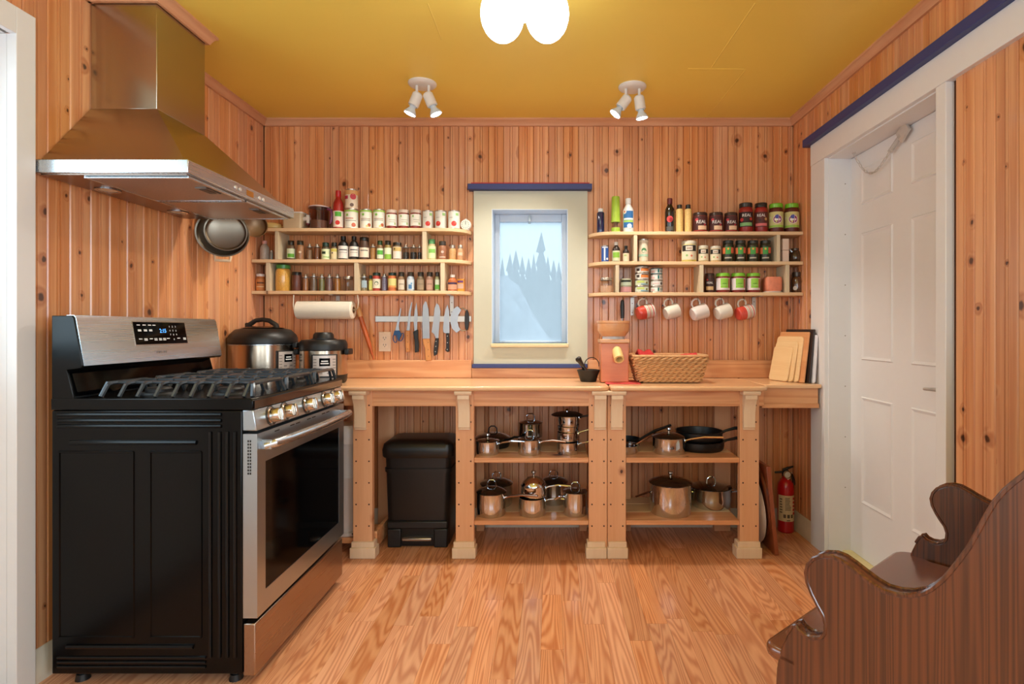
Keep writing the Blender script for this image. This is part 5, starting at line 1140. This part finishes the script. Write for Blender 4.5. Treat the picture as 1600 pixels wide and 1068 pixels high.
# ------------------------------------------------------------------ pans on the lower shelves
UZ, LZ = .5075, .1865
def pan(name, label, px, r, h, zb_, d, m=CHROME, handle=None, lid=None, bulge=0.0, loops=0, cat='saucepan', lidm=None, knob='loop', inner=None, rim=True, hm=None):
    x = X(px, d); t = thing(name, label, cat, (x, d, zb_), group='pans under the counters')
    pf = [(0,0),(r*.93,0),(r*(.97+bulge*.3),.006),(r*(1+bulge),h*.45),(r*1.0,h-.004),(r*1.025,h),(r*.985,h),(r*.97,h-.006),(r*.95,.010),(0,.008)]
    if not lid: pass
    MB().lathe(pf, 36).build('pot', m, t)
    if handle:
        (dx, dy, dz), thk = handle; a_ = Vector((dx, dy, dz)); s = Vector((dx, dy, 0)).normalized()*r*.98+Vector((0,0,h*.80))
        e = s+a_
        MB().tube([s-Vector((dx,dy,0)).normalized()*.002, s.lerp(e, .15)+Vector((0,0,.006)), s.lerp(e, .5)+Vector((0,0,.010)), e], [thk*.9, thk*.75, thk, thk*.9], 8).build('handle', hm or m, t)
        MB().lathe([(0,-.002),(.010,-.002),(.010,.004),(0,.004)], 10, s-Vector((0,0,0)), Vector((dx,dy,0)).normalized().to_track_quat('Z','Y').to_matrix()).build('handle_rivet', m, t)
    for k in range(loops):
        s = (-1, 1)[k]; MB().tube([(s*r*.98, -.025, h*.78), (s*(r+.025), -.020, h*.80), (s*(r+.028), .020, h*.80), (s*r*.98, .025, h*.78)], .0045, 8).build('loop_handle', m, t)
    if lid:
        lh = lid; lm = lidm or m
        l = MB().lathe([(r*1.03,h),(r*1.03,h+.003),(r*.85,h+lh*.45),(r*.45,h+lh*.9),(0,h+lh)], 32).build('lid', lm, t)
        if knob == 'loop': MB().tube([(-.024,0,h+lh*.85),(-.022,0,h+lh+.022),(-.010,0,h+lh+.034),(.010,0,h+lh+.034),(.022,0,h+lh+.022),(.024,0,h+lh*.85)], .0036, 8).build('lid_handle', m, l)
        elif knob: MB().lathe([(0,h+lh-.002),(.006,h+lh-.002),(.005,h+lh+.010),(.013,h+lh+.018),(.012,h+lh+.026),(0,h+lh+.029)], 14).build('lid_knob', m, l)
    return t
DKGL = mat((26,24,20), .10, coat=1.0, name='smoked_glass_lid'); BLKPAN = mat((16,15,15), .4, name='nonstick_black', bump=.05)
COP = steel('coppery_handle_steel', (196,160,136), .25, 'x')
# upper left bay
pan('saucepan','saucepan with dark lid at the left of the upper shelf, blue reflection',762,.060,.068,UZ,2.945,handle=((.145,-.05,.022),.0055),lid=.012,lidm=DKGL,knob='knob')
pan('frying_pan','dark frying pan behind the left saucepan on the upper shelf',770,.095,.05,UZ,3.13,m=BLKPAN,handle=((.09,-.05,.03),.007),lid=.03,lidm=DKGL,cat='pan')
pan('saucepan','middle saucepan with glass lid and copper toned handle on the upper shelf',827.5,.061,.078,UZ,2.945,handle=((.135,-.055,.016),.0065),hm=COP,lid=.012,lidm=DKGL)
pan('saucepan','deeper pot with glass lid behind the middle saucepan',829,.066,.135,UZ,3.12,lid=.016,lidm=DKGL)
s1 = pan('saucepan','bottom pan of the stack by the counter joint on the upper shelf',887,.058,.062,UZ,2.955,handle=((.12,-.03,.016),.005))
s2 = pan('saucepan','middle pan of the stack on the upper shelf',887,.0545,.050,UZ+.0632,2.96,handle=((.11,.0,.02),.005))
s3 = pan('saucepan','small pan nested above the stack on the upper shelf',888,.056,.030,UZ+.1140,2.96)
pan('saucepan','top pan of the stack under a wide black lid',889,.057,.054,UZ+.1447,2.96,handle=((.11,-.02,.012),.006),hm=BLKPAN)
t = thing('pan_lid', 'wide black lid lying on top of the pan stack', 'lid', (X(886,2.97), 2.97, UZ+.1990), group='pans under the counters')
MB().lathe([(0,.001),(.082,.001),(.084,.004),(.060,.014),(0,.018)], 30).build('disc', BLKPAN, t); MB().lathe([(0,.017),(.006,.017),(.005,.024),(.013,.030),(.010,.036),(0,.037)], 14).build('knob', CHROME, t)
# lower left bay
pan('saucepan','large saucepan with domed dark lid at the left of the lower shelf',768,.078,.118,LZ,2.955,handle=((.175,-.07,.030),.0075),hm=COP,lid=.028,lidm=DKGL)
pan('stock_pot','dark pot with glass lid behind the large saucepan on the lower shelf',776,.090,.115,LZ,3.128,m=CHROME,lid=.03,lidm=DKGL,cat='pot')
pan('saucepan','rounded lower pan of the pair in the middle of the lower shelf',832,.070,.092,LZ,2.955,bulge=.06,handle=((.135,-.02,.010),.0055))
pan('saucepan','upper pan with domed steel lid stacked in the middle of the lower shelf',834,.066,.060,LZ+.0935,2.955,bulge=.04,handle=((.13,-.02,.014),.0055),lid=.048,knob='knob')
pan('saucepan','dark lidded pan behind the domed pan on the lower shelf',865,.080,.115,LZ,3.165,lid=.03,lidm=DKGL)
pan('saucepan','tall saucepan with loop handled lid beside the middle posts',899,.064,.122,LZ,2.955,lid=.012,lidm=DKGL,handle=((-.055,-.03,-.004),.0055))
# upper right bay
pan('saucepan','low saucepan with glass lid and long handle beside the black skillet',1045,.086,.084,UZ,2.975,handle=((.185,-.062,.030),.0065),hm=COP,lid=.022,lidm=DKGL,knob='knob')
pan('skillet','large black skillet behind the low saucepan',1093,.130,.050,UZ,3.075,m=BLKPAN,handle=((.14,-.01,.02),.009),cat='skillet')
pan('skillet','second black skillet stacked on the large one',1092,.125,.050,UZ+.0515,3.075,m=BLKPAN,handle=((.13,-.02,.03),.009),cat='skillet')
pan('frying_pan','steel frying pan with raised handle at the left of the right upper shelf',974,.080,.040,UZ,2.99,handle=((.15,.06,.055),.006),hm=COP,cat='pan')
pan('frying_pan','dark frying pan behind the steel one beside the middle posts',980,.069,.045,UZ,3.148,m=BLKPAN,handle=((.17,-.04,.09),.008),cat='pan')
# lower right bay
pan('stock_pot','large steel stock pot with dark lid on the right lower shelf',1047.5,.111,.160,LZ,2.985,lid=.030,lidm=DKGL,knob='knob',cat='pot')
pan('stock_pot','wide steel pot with glass lid and side handles right of the stock pot',1111,.108,.105,LZ,3.10,loops=2,lid=.020,lidm=DKGL,cat='pot')
pan('saucepan','pan half hidden behind the large stock pot with its handle pointing left',1050,.075,.09,LZ,3.185,handle=((-.17,-.12,.0),.006),hm=COP)
# ------------------------------------------------------------------ pedal bin
t = thing('pedal_bin', 'black plastic pedal bin under the pine counter', 'bin', (X(653,2.99), 3.11, 0))
def bring(w, dd, z, r=.04): return [(p[0], p[1], z) for p in rrect(w, dd, r, 5)]
b = MB().loft([bring(.325,.235,.004), bring(.33,.24,.02), bring(.355,.262,.46), bring(.360,.266,.48)]).build('body', BLACKP, t)
MB().loft([bring(.375,.278,.478), bring(.385,.285,.485), bring(.388,.288,.520), bring(.375,.275,.548), bring(.33,.235,.566), bring(.25,.16,.572)]).build('lid', mat((20,19,18), .36), t)
MB().box(-.16,-.088,-.134,-.10,.0,.10).box(.088,.16,-.134,-.10,0,.10).box(-.16,.16,-.134,-.115,.10,.14).build('foot_frame', BLACKP, b, bevel=.006)
MB().box(-.079,.079,-.152,-.110,.040,.058).build('pedal', mat((176,164,150), .25, metal=.9), t, bevel=.006)
MB().box(-.020,.020,-.130,-.100,.030,.042).build('pedal_arm', BLACKP, t)
MB().loft([bring(.362,.268,.40,.04), bring(.364,.270,.42,.04)]).build('grip_band', BLACKP, b)
# ------------------------------------------------------------------ white canister beside the range
t = thing('white_canister', 'tall white canister between the range and the first counter post', 'canister', (X(545,3.0), 3.0, .083))
MB().lathe([(0,0),(.098,0),(.103,.006),(.103,.018),(.090,.026),(.090,.30),(.091,.302),(.091,.306),(.090,.308),(.090,.48),(0,.48)], 32).build('tank', mat((206,196,190), .35), t)
c_ = MB().lathe([(.090,.48),(.097,.482),(.097,.555),(.085,.575),(0,.58)], 32).build('head', mat((222,212,206), .35), t)
MB().patch(.097, -.50, -.18, .505, .545, 6, .002).build('display', BLACKP, c_)
for a_ in (-.6, .6): MB().lathe([(0,0),(.012,0),(.010,.006),(0,.006)], 10, (.1*math.sin(a_), -.1*math.cos(a_), .012)).build('clip', BLACKP, t)
# ------------------------------------------------------------------ boards and tray leaning beside the right post, fire extinguisher
t = thing('round_tray', 'white round tray leaning against the right counter post', 'tray', (1.075, 3.08, 0))
Q = Matrix.Rotation(math.radians(84), 4, 'Y')
MB().lathe([(0,0),(.19,0),(.205,.010),(.210,.012),(.207,.016),(.188,.006),(0,.005)], 36).xf(Matrix.Translation((.01,0,.211)) @ Q).build('dish', mat((222,210,200), .35), t)
t = thing('round_board', 'dark brown round wooden board leaning beside the white tray', 'board', (1.112, 3.115, 0))
MB().lathe([(0,0),(.24,0),(.245,.005),(.245,.014),(.24,.018),(0,.018)], 40).xf(Matrix.Translation((-.002,0,.246)) @ Matrix.Rotation(math.radians(83), 4, 'Y')).build('disc', wood('dark_round_board', (130,64,34), (86,40,20), 'z', rough=.3, coat=.3, tint=0), t)
t = thing('plank_board', 'reddish rectangular wooden board leaning beside the fire extinguisher', 'board', (1.157, 2.868, 0))
MB().box(-.011,.011,0,.30,.003,.46).xf(Matrix.Rotation(math.radians(-5.5), 4, 'Y')).build('board', wood('red_brown_board', (168,88,48), (128,60,30), 'z', rough=.35, coat=.3, tint=0), t, bevel=.003)
FRED = mat((190,16,26), .28, coat=.6, name='extinguisher_red')
t = thing('fire_extinguisher', 'red fire extinguisher standing in the corner by the door', 'fire extinguisher', (X(1228,3.22), 3.225, 0))
r = .0455
MB().lathe([(0,0),(r*.9,0),(r,.006),(r,.250),(r*.93,.275),(r*.6,.298),(.018,.305),(.018,.318),(0,.318)], 30).build('cylinder', FRED, t)
lb = MB().patch(r, -1.35, 1.25, .068, .215, 16).build('label', mat((222,200,160), .55), t)
b = MB(); rq = random.Random(4)
for k in range(9): b.patch(r+.0008, -.45, -.45+rq.uniform(.5,.75), .200-k*.0085, .2035-k*.0085, 4)
for k in range(3): b.patch(r+.0008, -.65+k*.45, -.35+k*.45, .088, .108, 3); 
for k in range(6): b.patch(r+.0008, -1.1, -.75-rq.uniform(0,.15), .190-k*.015, .196-k*.015, 3)
b.patch(r+.0008, -.25, .15, .072, .077, 3)
b.build('printed_lines', mat((90,74,60), .6), lb)
b = MB()
for k in range(5): b.patch(r+.0008, .55, .85, .190-k*.021, .203-k*.021, 3); b.patch(r+.0008, .95, 1.1, .188-k*.021, .198-k*.021, 2)
b.build('red_pictograms', mat((190,40,50), .6), lb)
MB().lathe([(0,.318),(.020,.318),(.020,.345),(.014,.352),(0,.352)], 16).build('valve', BLACKP, t)
MB().tube([(-.062,0,.338),(-.02,0,.340),(.01,0,.343)], [.006,.007,.007], 8).build('lower_lever', BLACKP, t)
MB().tube([(-.015,0,.352),(.01,0,.362),(.045,0,.372)], [.008,.008,.005], 8).build('upper_lever', BLACKP, t)
g_ = MB().lathe([(0,0),(.021,0),(.021,.006),(0,.008)], 20, (0,-.020,.331), Matrix.Rotation(PI/2,3,'X')).build('gauge', mat((214,204,190), .3), t)
MB().lathe([(.018,.0068),(.022,.0068),(.022,.010),(.018,.010)], 20, (0,-.020,.331), Matrix.Rotation(PI/2,3,'X')).build('gauge_ring', mat((200,170,110), .25, metal=1), g_)
MB().prism([(-.018,.318),(.022,.318),(.006,.300)], 'xz', -.024, -.022).build('tag', WHITEPL, t)
MB().tube([(.018,0,.335),(.040,.002,.335)], .0028, 6).build('pin', SILV, t)
MB().tube([(.015,.004,.335),(.040,.006,.320),(.049,.006,.29),(.050,.006,.265)], [.008,.008,.008,.009], 8).build('hose', BLACKP, t)
# ------------------------------------------------------------------ pans hanging on the left wall beyond the hood
def hung(name, label, px, py, d, r, depth, rz, m, extra, fr=True):
    t = thing(name, label, 'pan', (X(px, d), d, Z(py, d)), group='pans hanging by the hood')
    # dish opening towards the camera: local -y is the open side
    Mq = Matrix.Rotation(rz, 3, 'Z') @ Matrix.Rotation(PI/2, 3, 'X')
    MB().lathe([(0,-depth),(r*.86,-depth),(r*.94,-depth*.8),(r*.985,-.004),(r*1.03,0),(r*1.03,.004),(r*.97,.003),(r*.90,-depth*.75),(r*.82,-depth+.004),(0,-depth+.004)], 40, (0,0,0), Mq).build('dish', m, t)
    extra(t, r, Mq); return t
def helper(t, r, Mq): MB().tube([Mq @ Vector(p) for p in ((-.034,-r*1.0,0),(-.032,-r-.022,.006),(.032,-r-.022,.006),(.034,-r*1.0,0))], .0075, 8).build('loop_handle', mat((226,196,160), .4), t); MB().tube([Mq @ Vector(p) for p in ((0,r*1.0,0),(0,r+.06,.01),(0,r+.15,.01))], .008, 8).build('long_handle', CHROME, t)
def longh(t, r, Mq): MB().tube([Mq @ Vector(p) for p in ((0,r*1.0,0),(0,r+.05,.012),(0,r+.13,.014))], .007, 8).build('long_handle', BLACKP, t)
WARM = steel('warm_pan_steel', (140,128,112), .30, 'z')
hung('frying_pan', 'large steel pan with loop handle hanging below the hood corner', 348, 364, 2.715, .112, .032, .50, WARM, helper)
hung('frying_pan', 'smaller steel pan hanging inside the large one', 353, 362, 2.665, .088, .028, .50, WARM, longh)
hung('small_pan', 'small black rimmed pan hanging beside the large steel pan', 398, 352, 3.02, .062, .028, .62, mat((120,92,66), .3, metal=.6), longh)
